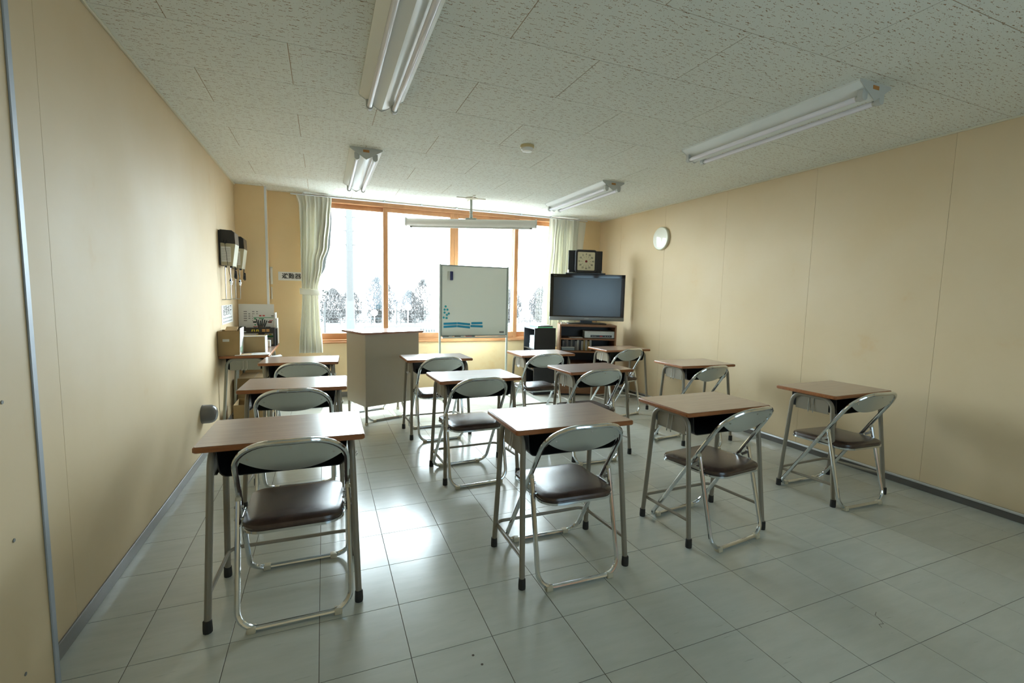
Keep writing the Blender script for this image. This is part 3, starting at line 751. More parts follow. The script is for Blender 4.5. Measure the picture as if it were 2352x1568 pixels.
# ------------------------------------------------------------------ television cabinet, television and what stands on them
CA = R(-23.4)
cab = thing('tv_cabinet', 'brown wooden cabinet with open shelves under the television', 'cabinet', (2.815, 5.268, 0), CA)
cm = Matrix.Translation((2.815, 5.268, 0)) @ Matrix.Rotation(CA, 4, 'Z')
CW, CD, CH = .73, .40, .925
MB().box((.0095, CD/2, CH/2+.012), (.019, CD, CH-.024), .001).build('side_panel', 'cab_wood', cab)
MB().box((CW-.0095, CD/2, CH/2+.012), (.019, CD, CH-.024), .001).build('side_panel', 'cab_wood', cab)
MB().box((CW/2, CD-.004, CH/2+.06), (CW-.04, .006, CH-.14)).build('back_panel', 'box_black', cab)
MB().box((CW/2, CD/2, CH-.012), (CW-.0385, CD, .024), .001).build('top_board', 'cab_wood', cab)
for z in (.740, .575, .410): MB().box((CW/2, CD/2, z), (CW-.039, CD-.02, .020), .001).build('shelf_board', 'cab_wood', cab)
MB().box((CW/2, .014, .082), (CW-.039, .020, .115), .001).build('plinth', 'cab_wood', cab)
MB().box((CW/2, CD/2, .148), (CW-.039, CD-.02, .018), .001).build('shelf_board', 'cab_wood', cab)
MB().box((CW/2, CD/2+.01, .0125), (CW-.06, CD-.05, .0245)).build('base', 'ink', cab)
# television
tvc = cm @ Vector((CW/2, .215, 0)); tv = thing('television', 'large black flat television with silver lower strip in the corner', 'television', (tvc.x, tvc.y, .9255), CA)
tv_m = Matrix.Translation((tvc.x, tvc.y, .9255)) @ Matrix.Rotation(CA, 4, 'Z')
TW, T0, T1 = .985, .045, .655
MB().box((0, .030, (T0+T1)/2+.005), (TW-.02, .055, T1-T0-.03), .01, seg=2).build('rear_shell', 'black', tv)
bz = MB()
bz.box((0, -.004, T1-.0225), (TW, .020, .045), .002).box((-TW/2+.0225, -.004, (T0+T1)/2), (.045, .020, T1-T0-.001), .002).box((TW/2-.0225, -.004, (T0+T1)/2), (.045, .020, T1-T0-.001), .002)
bz.box((0, -.004, T0+.056), (TW-.08, .018, .016))
bz.build('bezel', 'gloss_black', tv)
MB().box((0, .002, (T0+T1)/2+.01), (TW-.088, .010, T1-T0-.09)).build('screen', 'screen', tv, smooth=False)
MB().box((0, -.012, T0+.024), (TW, .030, .048), .006, seg=2).build('lower_strip', 'tv_silver', tv)
text_obj('SONY', 'lettering', .022, 'lgrey', tv, plane((0, -.0272, T0+.026), (1, 0, 0), (0, 0, 1)))
text_obj('BRAVIA', 'lettering', .013, 'grey', tv, plane((-TW/2+.062, -.0145, T1-.022), (1, 0, 0), (0, 0, 1)))
MB().box((0, .03, .040), (.16, .05, .075), .004).build('neck', 'black', tv)
MB().loft([[(x, y+.02, z) for x, y in rrect(.52-2*i, .26-2*i, .04)] for z, i in ((0, .004), (.004, 0), (.014, .004), (.018, .03))]).build('stand_base', 'black', tv)
# shelf plate on top of the set, with board and timer
tz = .9255+T1
tpl = tag(MB().box((0, .040, .0005+.009), (.52, .13, .018), .002).build('monitor_shelf', 'black', None, tv_m @ Vector((-.035, 0, T1))), 'narrow black shelf plate lying on top of the television', 'shelf'); tpl.rotation_euler = (0, 0, CA)
TB = R(-12)
zb = tz+.0190
bp = tv_m @ Vector((-.03, .078, 0))
bd = thing('display_board', 'charcoal board standing on white feet behind the square timer', 'board', (bp.x, bp.y, zb), TB)
MB().box((0, 0, .150), (.470, .014, .29), .002).build('board', 'board_black', bd)
for s in (-1, 1): MB().box((s*.205, 0, .003), (.055, .055, .0055), .001).box((s*.232, 0, .020), (.008, .05, .038), .001).build('foot', 'white_pl', bd)
tp = tv_m @ Vector((-.030, .028, 0)); TA = R(-12)
tm = thing('countdown_timer', 'square black-framed dial timer with red knob on television top', 'timer', (tp.x, tp.y, zb+.0005), TA)
TH = .302; rw = .298
yz = Matrix(((1, 0, 0, 0), (0, 0, -1, 0), (0, 1, 0, 0), (0, 0, 0, 1)))
fr_o = rrect(rw, TH, .042, 6, 0, TH/2); fr_i = rrect(rw-.058, TH-.062, .014, 6, 0, TH/2+.002)
mbf = MB(); loops = []
for ins, y in ((.004, .022), (0, .016), (0, -.014), (.005, -.020)):
    loops.append([(p[0]*(1-2*ins/rw), y, (p[1]-TH/2)*(1-2*ins/TH)+TH/2) for p in fr_o])
loops.append([(p[0], -.017, p[1]) for p in fr_i]); loops.append([(p[0], -.012, p[1]) for p in fr_i])
mbf.loft(loops).build('case', 'board_black', tm)
di_ = MB().prism(rrect(rw-.060, TH-.064, .013, 5, 0, TH/2+.002), .0121, .0135, yz).build('dial', 'dial', tm)
dc = (0, -.0136, TH/2+.0)
PM = plane(dc, (1, 0, 0), (0, 0, 1)); tk = MB()
for k in range(12):
    a = R(90+30*k); 
    patch(tk, PM, .062*math.cos(a), .062*math.sin(a), .024, .0022, .0004, a)
tk.build('tick_marks', 'ink', di_)
for k in range(12):
    a = R(90+30*k); rx, rz = .092, .093
    text_obj(str(5*k), 'numeral', .030, 'ink', di_, PM @ Matrix.Translation((rx*math.cos(a)*(1.06 if k in (3, 9) else 1), rz*math.sin(a), 0)), .0003, bold=.0006)
MB().lathe([(.0155, 0), (.015, .008), (.010, .014), (.004, .016)], (0, -.0136, dc[2]), 16, '-y').build('knob', 'dred', tm)
# video recorder etc. on the cabinet shelves
vp = cm @ Vector((.520, .160, .7505))
vc = thing('video_recorder', 'silver video recorder with black display on cabinet top shelf', 'recorder', (vp.x, vp.y, vp.z), CA)
MB().box((0, .01, .050), (.385, .26, .090), .004).build('case', 'silver_pl', vc)
MB().box((.02, -.1215, .030), (.275, .003, .028)).build('display', 'black', vc)
MB().box((0, -.1215, .070), (.32, .004, .018), .001).build('tray_door', 'lgrey', vc)
MB().box((.02, -.1240, .030), (.036, .003, .012)).build('indicator', 'red', vc)
for xx in (-.09, -.07, -.05, .075, .105, .13): MB().box((xx, -.1240, .030), (.010, .003, .004)).build('button', 'white_pl', vc)
for s in (-1, 1): MB().cyl((s*.15, -.08, 0), (s*.15, -.08, .006), .012, 10).build('foot', 'black', vc)
p = cm @ Vector((.215, .10, .7545)); o = MB().box((0, 0, 0), (.17, .12, .007), .001).build('booklet', 'white', None, p); o.rotation_euler = (0, 0, CA+.1); tag(o, 'white booklet lying beside the silver video recorder', 'booklet')
xs = .045; kinds = ['book_g', 'book_k', 'book_g', 'book_k', 'book_g', 'book_k', 'book_g', 'book_w', 'book_k', 'book_w', 'book_y', 'book_w', 'book_y', 'book_w']
desc = {'book_g': 'grey', 'book_k': 'black', 'book_w': 'pale', 'book_y': 'ochre'}; ordn = ['first', 'second', 'third', 'fourth', 'fifth', 'sixth', 'seventh', 'eighth', 'ninth', 'tenth', 'eleventh', 'twelfth', 'thirteenth', 'fourteenth']
for k, kd in enumerate(kinds):
    h = .125+.010*((k*7) % 3)
    p = cm @ Vector((xs+.013, .17, .5855+h/2)); o = MB().box((0, 0, 0), (.0255, .16, h), .0015).build('video_case', kd, None, p); o.rotation_euler = (0, 0, CA)
    tag(o, desc[kd]+' upright video case on cabinet shelf, '+ordn[k]+' from the left', 'case', 'video cases in the cabinet'); xs += .0275
p = cm @ Vector((.115, .065, .5855+.0225)); o = thing('clear_case', 'grey see-through plastic case lying in front of the video cases', 'case', p, CA)
MB().box((0, 0, 0), (.17, .10, .040), .004).build('body', 'clear_grey', o); MB().box((0, 0, .0205), (.172, .102, .006), .002).build('lid', 'lgrey', o)
p = cm @ Vector((.55, .10, .5870)); o = MB().box((0, 0, 0), (.14, .10, .002)).build('paper_sheet', 'white', None, p); o.rotation_euler = (0, 0, CA+.3); tag(o, 'loose paper lying on cabinet shelf right of video cases', 'paper')
p = cm @ Vector((.045, .06, .9400)); o = MB().box((0, 0, 0), (.055, .03, .028), .002).build('small_box', 'white_pl', None, p); o.rotation_euler = (0, 0, CA); tag(o, 'tiny white box on cabinet corner below the television', 'box')
# power strip on the floor by the right wall
ps = thing('power_strip', 'white power strip with black cable on floor at right wall', 'power strip', (3.60, 4.93, 0), R(-20))
MB().box((0, 0, .013), (.16, .045, .026), .005, seg=2).build('body', 'white_pl', ps)
MB().tube(arc_path([(.05, 0, .03), (.05, 0, .09), (.10, .10, .22), (.13, .22, .30)], .05), .004, 6).build('cable', 'black', ps)
MB().box((.05, 0, .040), (.03, .026, .028), .004).build('plug', 'black', ps)

# ------------------------------------------------------------------ curtain rail and curtains
rail = thing('curtain_rail', 'silver curtain rail along ceiling above the window', 'curtain rail', (1.60, YB-.075, 2.366))
MB().box((0, 0, 0), (3.86, .022, .014), .003).build('track', 'alu', rail)
for k in range(9): MB().box((-1.80+.45*k, .028, .014), (.018, .07, .014), .002).build('bracket', 'alu', rail)
def lerp(a, b, f): return a+(b-a)*f
def interp(tbl, z):
    for (z0, v0), (z1, v1) in zip(tbl[:-1], tbl[1:]):
        if z0 >= z >= z1:
            f = (z0-z)/(z0-z1); f = f*f*(3-2*f); return lerp(v0, v1, f)
    return tbl[-1][1]
def curtain(name, parent, xl, xr, z0, z1, yc, amp, folds, mat, nz=60, nu=150, seed=1, pinch=None):
    rnd = random.Random(seed); ph = [rnd.uniform(0, 6.28) for _ in range(6)]
    F, B = [], []
    for i in range(nz+1):
        z = z0+(z1-z0)*i/nz; a, b = interp(xl, z), interp(xr, z); am = interp(amp, z); rf, rb = [], []
        for k in range(nu+1):
            u = k/nu
            w = u+.018*math.sin(2*PI*u*3+ph[0])+.010*math.sin(5*(z0-z)+ph[1]+9*u)
            s1 = math.sin(2*PI*folds*w+ph[2]+.35*math.sin(2.2*(z0-z)+ph[3])); s1 = math.copysign(abs(s1)**.75, s1)
            s2 = math.sin(2*PI*folds*.43*w+ph[4]+.8*(z0-z))
            y = yc(z)+am*(.72*s1+.45*s2); x = lerp(a, b, u)+am*.35*math.cos(2*PI*folds*w+ph[5])*min(1, 6*u, 6*(1-u))
            rf.append((x, y, z)); rb.append((x, y+.003, z))
        F.append(rf); B.append(rb)
    mb = MB(); mb.grid(F); mb.grid(B)
    for e in (0, nu): mb.grid([[F[i][e] for i in range(nz+1)], [B[i][e] for i in range(nz+1)]])
    for e in (0, nz): mb.grid([F[e], B[e]])
    me = mb.mesh(name, mat, True)
    o = bpy.data.objects.new(name, me); COL.objects.link(o); o.parent = parent; return o
cl = thing('curtain', 'ivory curtain tied back at the left of the window', 'curtain')
yL = lambda z: YB-.105
curtain('drape', cl, [(2.36, -.272), (2.24, -.245), (1.9, -.235), (1.31, -.232), (1.27, -.228), (.56, -.272)], [(2.36, .104), (2.1, .085), (1.8, .055), (1.6, -.005), (1.31, -.055), (1.26, -.055), (.56, -.018)], 2.355, .562, yL,
        [(2.36, .028), (2.27, .034), (2.0, .052), (1.5, .036), (1.28, .010), (1.1, .018), (.56, .032)], 8.5, 'cloth', seed=3)
curtain('lining', cl, [(2.36, -.05), (1.8, -.02), (1.4, -.10), (1.33, -.13)], [(2.36, .10), (2.1, .10), (1.85, .085), (1.6, .030), (1.33, -.08)], 2.34, 1.335, lambda z: YB-.045, [(2.36, .004), (1.3, .004)], 3, 'lining', 30, 30, 5)
tb = []
for (z, g) in ((1.235, .006), (1.240, .012), (1.300, .012), (1.305, .006)):
    tb.append([(-.142+(.100+g)*math.copysign(abs(math.cos(a))**.6, math.cos(a)), YB-.105+(.022+g)*math.copysign(abs(math.sin(a))**.6, math.sin(a)), z+.028*(-(math.cos(a)))*.35) for a in [2*PI*k/28 for k in range(28)]])
MB().loft(tb, caps=False).build('tieback', 'cloth', cl)
cr = thing('curtain', 'ivory pleated curtain gathered behind the television', 'curtain')
yR = lambda z: YB-.105
curtain('drape', cr, [(2.36, 2.925), (2.0, 2.905), (1.5, 2.875), (.57, 2.845)], [(2.36, 3.375), (2.1, 3.355), (.57, 3.345)], 2.355, .57, yR, [(2.36, .030), (2.25, .036), (1.8, .042), (.57, .042)], 11.5, 'cloth', seed=9)
curtain('flat_edge', cr, [(2.36, 3.36), (.57, 3.34)], [(2.36, 3.510), (1.9, 3.47), (.57, 3.455)], 2.35, .57, lambda z: YB-.075, [(2.36, .004), (.57, .008)], 1.3, 'cloth', 30, 30, 2)
for o, n_, x0, dx in ((cl, 7, -.24, .052), (cr, 8, 2.95, .052)):
    for k in range(n_): MB().tube([(x0+dx*k, YB-.078, 2.352), (x0+dx*k, YB-.078, 2.361)], .003, 6).build('hook', 'steel', o)

# ------------------------------------------------------------------ ceiling lights (off)
def make_light(label, loc, group):
    t = thing('ceiling_light', label, 'ceiling light', loc, 0, group)
    L = 1.25; w = .122
    prof = [(-w, 0), (-w, -.010), (-w+.006, -.014), (-.022, -.072), (0, -.080), (.022, -.072), (w-.006, -.014), (w, -.010), (w, 0)]
    MB().loft([[(x, .004, z) for x, z in prof], [(x, L-.004, z) for x, z in prof]]).build('reflector', 'white_enamel', t)
    pe = [(-w-.001, 0), (-w-.001, -.012), (0, -.088), (w+.001, -.012), (w+.001, 0)]
    eps_ = [MB().loft([[(x, y, z) for x, z in pe], [(x, y+.004, z) for x, z in pe]]).build('end_plate', 'lgrey', t) for y in (0, L-.004)]
    MB().box((0, -.0012, -.024), (.046, .002, .018)).build('sticker', 'orange_label', eps_[0])
    for s in (-1, 1):
        x = s*.068; z = -.074
        tu_ = MB().cyl((x, .03, z), (x, L-.03, z), .0142, 14).build('tube', 'tube_glass', t)
        for y0 in (.008, L-.034):
            sk = MB().loft([[(x-.019, yy, -.040), (x+.019, yy, -.040)]+[(x+.019*math.cos(a), yy, z-.019*math.sin(a)) for a in [PI*k/8 for k in range(9)]] for yy in (y0, y0+.026)])
            sk.build('lamp_holder', 'lgrey', t)
        for yy in (.040, L-.044): MB().cyl((x, yy-.004, z), (x, yy+.008, z), .0148, 14).build('tube_cap', 'steel', tu_)
    return t
l0 = make_light('twin-tube ceiling light nearest the camera, cut off by the top edge', (.325, 1.60, ZC), 'twin-tube ceiling lights')
dup(l0, 'twin-tube ceiling light before the window near the left curtain', (.325, 3.87, ZC), 0, 'twin-tube ceiling lights')
dup(l0, 'long twin-tube ceiling light near the right wall, closer to the camera', (2.625, 1.595, ZC), 0, 'twin-tube ceiling lights')
dup(l0, 'twin-tube ceiling light before the window near the clock wall', (2.602, 3.87, ZC), 0, 'twin-tube ceiling lights')
# smoke detector
sd = thing('smoke_detector', 'round cream smoke detector on the ceiling between the lights', 'smoke detector', (1.425, 3.27, ZC))
MB().lathe([(.052, 0), (.052, -.014), (.048, -.020), (.040, -.022)], (0, 0, 0), 24).build('base', 'dome_base', sd)
MB().lathe([(.046, -.018), (.046, -.030), (.036, -.042), (.015, -.047), (0, -.047)], (0, 0, 0), 24).build('cover', 'white_pl', sd)
M['screen_white'] = simple('white_screen_cloth', (0.82, 0.80, 0.76), 0.6)
# hanging projection screen case
pa = Vector((.915, 5.552, 2.105)); pb = Vector((2.282, 4.947, 2.105)); an = math.atan2(pb.y-pa.y, pb.x-pa.x); pmid = (pa+pb)/2
ps_ = thing('projection_screen', 'rolled-up projection screen hanging from a ceiling bracket', 'projection screen', (pmid.x, pmid.y, 2.105), an)
PL = (pb-pa).length
MB().lathe([(.040, -PL/2), (.046, -PL/2+.002), (.046, PL/2-.002), (.040, PL/2)], (0, 0, 0), 20, 'x').build('roll', M['screen_white'], ps_)
for s in (-1, 1): MB().box((s*(PL/2+.006), 0, .002), (.022, .100, .098), .008, seg=2).build('end_cap', 'white_pl', ps_)
MB().box((0, -.005, -.053), (PL-.09, .022, .012), .003).build('bottom_bar', 'white_pl', ps_)
for s in (-1, 1): MB().box((s*(PL/2-.05), -.005, -.053), (.03, .026, .014), .003).build('bar_end', 'grey', ps_)
MB().box((0, 0, .050), (.13, .05, .012), .003).build('clamp', 'wb_frame', ps_)
MB().cyl((0, 0, .045), (0, 0, ZC-2.105-.008), .014, 12).build('hanging_pole', 'wb_frame', ps_)
MB().lathe([(.020, 0), (.020, .03), (.012, .035)], (0, 0, .062), 12).lathe([(.019, 0), (.019, .02)], (0, 0, .12), 12).build('collar', 'wb_frame', ps_)
MB().lathe([(.070, 0), (.066, -.010), (.03, -.018), (.016, -.020)], (0, 0, ZC-2.105-.0005), 20).build('ceiling_plate', 'clip', ps_)
cross = MB()
for a in (0, PI/2):
    cross.box((0, 0, ZC-2.105-.004), (.34, .024, .006), .001, rot=(0, 0, a+R(20)))
cross.build('cross_bracket', 'clip', ps_)
# wall clock
ck = thing('wall_clock', 'round cream wall clock with glossy glass on the right wall', 'clock', (XR-.0005, 4.575, 2.003))
MB().lathe([(.138, 0), (.138, .022), (.130, .030), (.120, .031)], (0, 0, 0), 36, '-x').build('rim', 'clock_rim', ck)
cf_ = MB().lathe([(.128, .020), (.128, .0235), (0, .0235)], (0, 0, 0), 36, '-x').build('face', 'clock_face', ck)
MB().lathe([(.126, .0285), (.10, .0315), (.05, .0335), (0, .034)], (0, 0, 0), 36, '-x').build('cover_glass', 'clock_glass', ck)
PC = plane((-.0237, 0, 0), (0, -1, 0), (0, 0, 1))
for k in range(12):
    a = R(90-30*(k+1)); text_obj(str(k+1), 'numeral', .030, 'ink2', cf_, PC @ Matrix.Translation((.098*math.cos(a), .098*math.sin(a), 0)), .0003, bold=.0004)
for a, l, w in ((128, .055, .006), (250, .085, .004)):
    hm = MB(); patch(hm, PC, .5*l*math.cos(R(a)), .5*l*math.sin(R(a)), l, w, .0025, R(a)); hm.build('hand', 'ink', ck)
# grey dome cap on left wall
dm = thing('handrail_cap', 'grey dome-shaped rubber cap sticking out of the left wall', 'rail cap', (XL, 4.02, .338))
MB().lathe([(.070, 0.0005), (.070, .045), (.067, .064), (.058, .081), (.043, .093), (.022, .100), (0, .102)], (0, 0, 0), 28, 'x').build('cap', 'cap_grey', dm)
# evacuation sign (the curtain covers its right end)
sg = thing('wall_sign', 'white sign with black evacuation lettering beside the left curtain', 'sign', (-.478, YB-.0005, 1.447))
MB().box((.20, -.0015, 0), (.40, .003, .098), .0005).build('panel', 'white', sg)
text_obj('避難器具', 'lettering', .068, 'ink', sg, plane((.20-.028, -.0032, -.002), (1, 0, 0), (0, 0, 1)), .0003, bold=.0012)
# poster on the left wall
pp = thing('wall_poster', 'white printed notice on left wall above the cardboard box', 'poster', (XL+.0005, 4.87, .955))
MB().box((.001, .27, .088), (.0016, .54, .176), .0003).build('sheet', 'white', pp)
PPm = plane((.0019, .27, .088), (0, 1, 0), (0, 0, 1))
text_obj('避難梯子', 'lettering', .105, 'ink', pp, PPm @ Matrix.Translation((0, .030, 0)), .0003)
tk = MB()
for k in range(2):
    for q in range(9): patch(tk, PPm, -.20+.05*q, -.035-.032*k, .034, .013)
tk.build('small_print', 'ink2', pp)

# ------------------------------------------------------------------ wall units with visor, cable and pipes
def make_unit(label, y0):
    t = thing('wall_unit', label, 'wall unit', (XL+.0005, y0, 1.487), 0, 'cream wall units')
    A = Matrix(((1, 0, 0, 0), (0, 0, 1, 0), (0, 1, 0, 0), (0, 0, 0, 1)))
    MB().prism([(.012, .010), (.100, .002), (.126, .200), (.012, .205)], .003, .197, A).build('body', 'unit_body', t)
    MB().prism([(.100, .003), (.104, .003), (.1305, .197), (.126, .199)], .004, .196, A).build('front_cover', 'unit_front', t)
    MB().prism([(.012, .2055), (.1265, .2005), (.122, .300), (.105, .318), (.012, .322)], .001, .199, A).build('visor_side', 'box_black', t)
    MB().prism([(.127, .199), (.1305, .199), (.126, .300), (.122, .302)], .003, .197, A).build('visor', 'unit_visor', t)
    MB().box((.006, .1, .16), (.012, .21, .31), .002).build('back_plate', 'black', t)
    sheet = MB(); sheet.box((.055, .0022, .105), (.075, .0012, .135)); ls_ = sheet.build('label_sheet', 'white', t)
    ln = MB()
    for k in range(8): ln.box((.055, .0014, .055+.014*k), (.066, .0008, .003))
    ln.build('print_lines', 'ink2', ls_)
    MB().box((.052, -.012, .215), (.018, .026, .034), .003).build('plug', 'black', t)
    MB().tube(arc_path([(.052, -.022, .20), (.062, -.020, .10), (.070, -.012, -.02), (.085, .02, -.12)], .04, 5), .0022, 6).build('cable', 'black', t)
    MB().tube(arc_path([(.115, .05, .0), (.108, .05, -.10), (.124, .06, -.115), (.122, .06, -.03), (.112, .055, -.055), (.118, .055, -.10)], .015, 4), .005, 6).build('cable_bundle', 'black', t)
    for k, yy in enumerate((.05, .12)):
        MB().tube(arc_path([(.035+.03*k, yy, .010), (.035+.03*k, yy, -.302), (.003, yy, -.302)], .008, 4), .0042, 8).build('pipe', 'steel', t)
    MB().lathe([(.011, 0), (.011, .02), (.017, .022), (.017, .034), (.009, .036), (.009, .06)], (.065, .12, -.165), 12).build('valve', 'chrome', t)
    MB().cyl((.065, .10, -.125), (.065, .145, -.125), .008, 8).build('tap_handle', 'navy', t)
    for xx in (.04, .085): MB().cyl((xx, .06, -.012), (xx, .06, .012), .010, 10).build('nut', 'black', t)
    return t
u0 = make_unit('cream wall unit with black top on left wall, nearer the camera', 4.85)
dup(u0, 'cream wall unit with black top on left wall, nearer the corner', (XL+.0005, 5.36, 1.487), 0, 'cream wall units')
# slim cable duct on the back wall beside the column
cdct = thing('cable_duct', 'slim white cable duct on back wall beside the corner column', 'cable duct', (-.550, YB-.0005, 0))
MB().box((.004, -.012, 1.442), (.022, .024, .185), .003).build('cover', 'white_pl', cdct); MB().box((.002, -.009, 1.25), (.013, .018, .14), .002).build('cover', 'white_pl', cdct)
MB().box((.004, -.014, 1.538), (.026, .028, .012), .002).build('joint_cap', 'lgrey', cdct)

# ------------------------------------------------------------------ side tables at left wall with boxes
def side_table(label, x0, x1, y0, y1, group):
    cx, cy = (x0+x1)/2, (y0+y1)/2; w, d = x1-x0, y1-y0
    t = thing('side_desk', label, 'desk', (cx, cy, 0), 0, group)
    lo = [[(x, y, z) for x, y in rrect(w-2*i, d-2*i, .012, 4)] for z, i in ((.677, .004), (.681, 0), (.694, 0), (.6985, .003))]
    MB().loft(lo).build('tabletop', 'edge', t)
    MB().prism(rrect(w-.010, d-.010, .011, 4), .698, .700).build('laminate', 'laminate', t)
    for s in (-1, 1):
        yy = s*(d/2-.05); ys = s*(d/2-.032)
        p = arc_path([(-w/2+.012, ys, .012), (-w/2+.055, yy, .664), (w/2-.055, yy, .664), (w/2-.012, ys, .012)], .065, 6)
        lf_ = MB().tube(p, .0125, 10).build('leg_frame', 'desk_metal2', t)
        for xx in (-w/2+.012, w/2-.012): MB().lathe([(.0162, 0), (.0168, .012), (.0155, .044), (.013, .046)], (xx, ys, 0), 10).build('rubber_foot', 'rubber', lf_)
        MB().box((0, yy, .612), (w-.15, .0025, .092), .001).build('side_plate', 'desk_metal2', t)
        for xx in (-.015, .015): MB().tube(arc_path([(xx, yy-.003*1, .65), (xx, yy-.008, .585), (xx-.01, yy-.022, .560), (xx-.012, yy-.028, .58)], .012, 4), .0022, 6).build('hook', 'steel', t)
    outer = arc_path([(-.150, 0, .672), (-.145, 0, .568), (.145, 0, .568), (.150, 0, .672)], .03, 4)
    inner = [Vector((p.x*.98, 0, p.z+.003 if p.z < .66 else p.z)) for p in reversed(outer)]
    MB().loft([[(p.x, -d/2+.06, p.z) for p in outer+inner], [(p.x, d/2-.06, p.z) for p in outer+inner]]).build('book_tray', 'black', t)
    return t
side_table('desk turned sideways against left wall carrying the open cardboard box', -.852, -.462, 4.615, 5.212, 'desks along the left wall')
side_table('desk turned sideways in the corner carrying the black rack', -.852, -.462, 5.218, 5.712, 'desks along the left wall')
def carton(name, label, loc, d, rz=0, open_=False, flaps=(), tape=True):
    t = thing(name, label, 'box', loc, rz); w, l, h = d; k = .004
    if open_:
        b = MB().box((-w/2+k/2, 0, h/2), (k, l, h)).box((w/2-k/2, 0, h/2), (k, l, h)).box((0, -l/2+k/2, h/2), (w-2*k, k, h)).box((0, l/2-k/2, h/2), (w-2*k, k, h)).box((0, 0, k/2), (w-2*k, l-2*k, k))
        b.build('walls', 'card', t, smooth=False)
    else:
        MB().box((0, 0, h/2), (w, l, h), .002).build('walls', 'card', t, smooth=False)
        if tape: MB().box((w*.12, 0, h+.0006), (.05, l*.99, .001)).build('tape', 'card_in', t)
        MB().box((0, 0, h+.0004), (.002, l*.98, .0012)).build('seam', 'ink2', t)
    return t
bxA = carton('cardboard_box', 'open cardboard box with green-printed flap on the side desk', (-.774, 4.735, .7005), (.165, .20, .215), R(0), True)
MB().box((.0855, 0, .118), (.003, .20, .245), .0005, rot=(0, R(2), 0)).build('printed_flap', 'white', bxA, smooth=False)
gp = MB().box((.0885, -.03, .05), (.001, .08, .05), rot=(0, R(2), 0)); gp.build('print_patch', 'pgreen', bxA)
MB().box((-.02, -.1008, .135), (.05, .0012, .022)).build('tape', 'lgrey', bxA)
MB().box((0, .06, .222), (.09, .09, .012), rot=(R(20), 0, 0)).build('flap', 'card_in', bxA)
o = MB().lathe([(.014, 0), (.016, .02), (.010, .03)], (0, 0, 0), 12).build('red_stamp', 'red', None, (-.735, 4.98, .7005)); tag(o, 'small red cap behind the open cardboard box', 'cap')
bxB = carton('cardboard_tray', 'small cardboard box lying open on its side beside the larger one', (-.610, 4.915, .7005), (.190, .16, .150), 0, False, tape=False)
MB().box((.0975, -.012, .075), (.006, .165, .150), .001).build('white_edge', 'white', bxB); MB().box((0, -.08, .1525), (.20, .012, .006), .001).build('white_edge', 'white', bxB)
mg = thing('magazine', 'open magazine lying at the front of the side desk', 'magazine', (-.600, 4.700, .7005), R(4))
MB().box((0, 0, .003), (.27, .15, .006), .001).build('pages', 'white', mg)
prm = MB(); prm.box((-.06, -.02, .0064), (.10, .05, .0006)); prm.build('print_patch', 'orangep', mg)
prm = MB(); prm.box((.06, .01, .0064), (.11, .03, .0006)); prm.box((-.05, .05, .0064), (.10, .02, .0006)); prm.build('print_patch', 'ink2', mg)
# rack with posters behind
rk = thing('document_rack', 'black document rack with yellow print on the corner desk', 'rack', (-.640, 5.40, .7005))
MB().box((0, -.02, .165), (.33, .012, .060), .003).build('front_bar', 'black', rk)
for s in (-1, 1): MB().box((s*.155, .02, .095), (.018, .10, .19), .002).build('side_frame', 'black', rk)
MB().box((.172, .09, .09), (.012, .10, .18), .002).build('rear_frame', 'black', rk)
MB().box((0, .03, .006), (.31, .10, .010), .002).build('base', 'black', rk)
MB().box((-.13, -.02, .200), (.055, .03, .012), .002).build('lug', 'black', rk)
ym = MB()
for k, xx in enumerate((-.045, -.025, -.004, .010)): ym.box((xx, -.0265, .165), (.008, .001, .022), rot=(0, .2*(-1)**k, 0))
ym.build('yellow_print', 'yellow', rk)
om = MB()
for xx in (.06, .098):
    for zz in (.158, .172): om.box((xx, -.0265, zz), (.030, .001, .009))
om.build('orange_print', 'orangep', rk)
MB().box((-.115, -.0265, .153), (.03, .001, .007)).build('badge', 'book_b', rk)
wbx = tag(MB().box((0, 0, 0), (.10, .06, .068), .003).build('white_box', 'white_pl', None, (-.565, 5.33, .7350)), 'small white box in front of the black rack', 'box')
ps2 = thing('poster_board', 'white poster board with rows of print leaning behind black rack', 'poster', (-.668, 5.60, .7005))
MB().box((0, 0, .215), (.335, .006, .43), .001, rot=(R(-3), 0, 0)).build('sheet', 'white', ps2)
PMm = plane((0, -.0045, .215), (1, 0, 0), (0, R(3), 1)); tk = MB()
for k in range(5):
    for xx, w in ((-.105, .030), (-.068, .016), (-.03, .022), (.005, .018)):
        if (k, xx) in ((0, -.068), (4, .005), (4, -.068)): continue
        patch(tk, PMm, xx, .135-.024*k, w, .010)
tk.build('print_lines', 'ink2', ps2)
fy = thing('flyer', 'green and red printed flyer fixed before the white poster board', 'flyer', (-.600, 5.578, .7005))
MB().box((0, 0, .20), (.20, .002, .25), .0004).build('sheet', 'white', fy); F2 = plane((0, -.0014, .20), (1, 0, 0), (0, 0, 1))
g = MB(); patch(g, F2, 0, .088, .19, .006); patch(g, F2, -.08, .075, .02, .014); patch(g, F2, -.08, .01, .018, .012); patch(g, F2, 0, -.115, .19, .018); patch(g, F2, -.02, .075, .05, .010); g.build('green_print', 'green', fy)
g = MB(); patch(g, F2, -.03, .108, .022, .014); patch(g, F2, .002, .108, .022, .014); patch(g, F2, .07, .055, .035, .008); patch(g, F2, -.08, -.008, .04, .007); patch(g, F2, .06, .035, .03, .008); g.build('red_print', 'redp', fy)
g = MB(); patch(g, F2, .085, .105, .025, .008); patch(g, F2, .06, .042, .04, .010); patch(g, F2, -.085, .04, .03, .016); patch(g, F2, -.08, -.02, .03, .010); patch(g, F2, .04, -.02, .05, .016); g.build('black_print', 'ink', fy)
g = MB()
for k in range(4): patch(g, F2, -.06+.04*k, -.095, .022, .012)
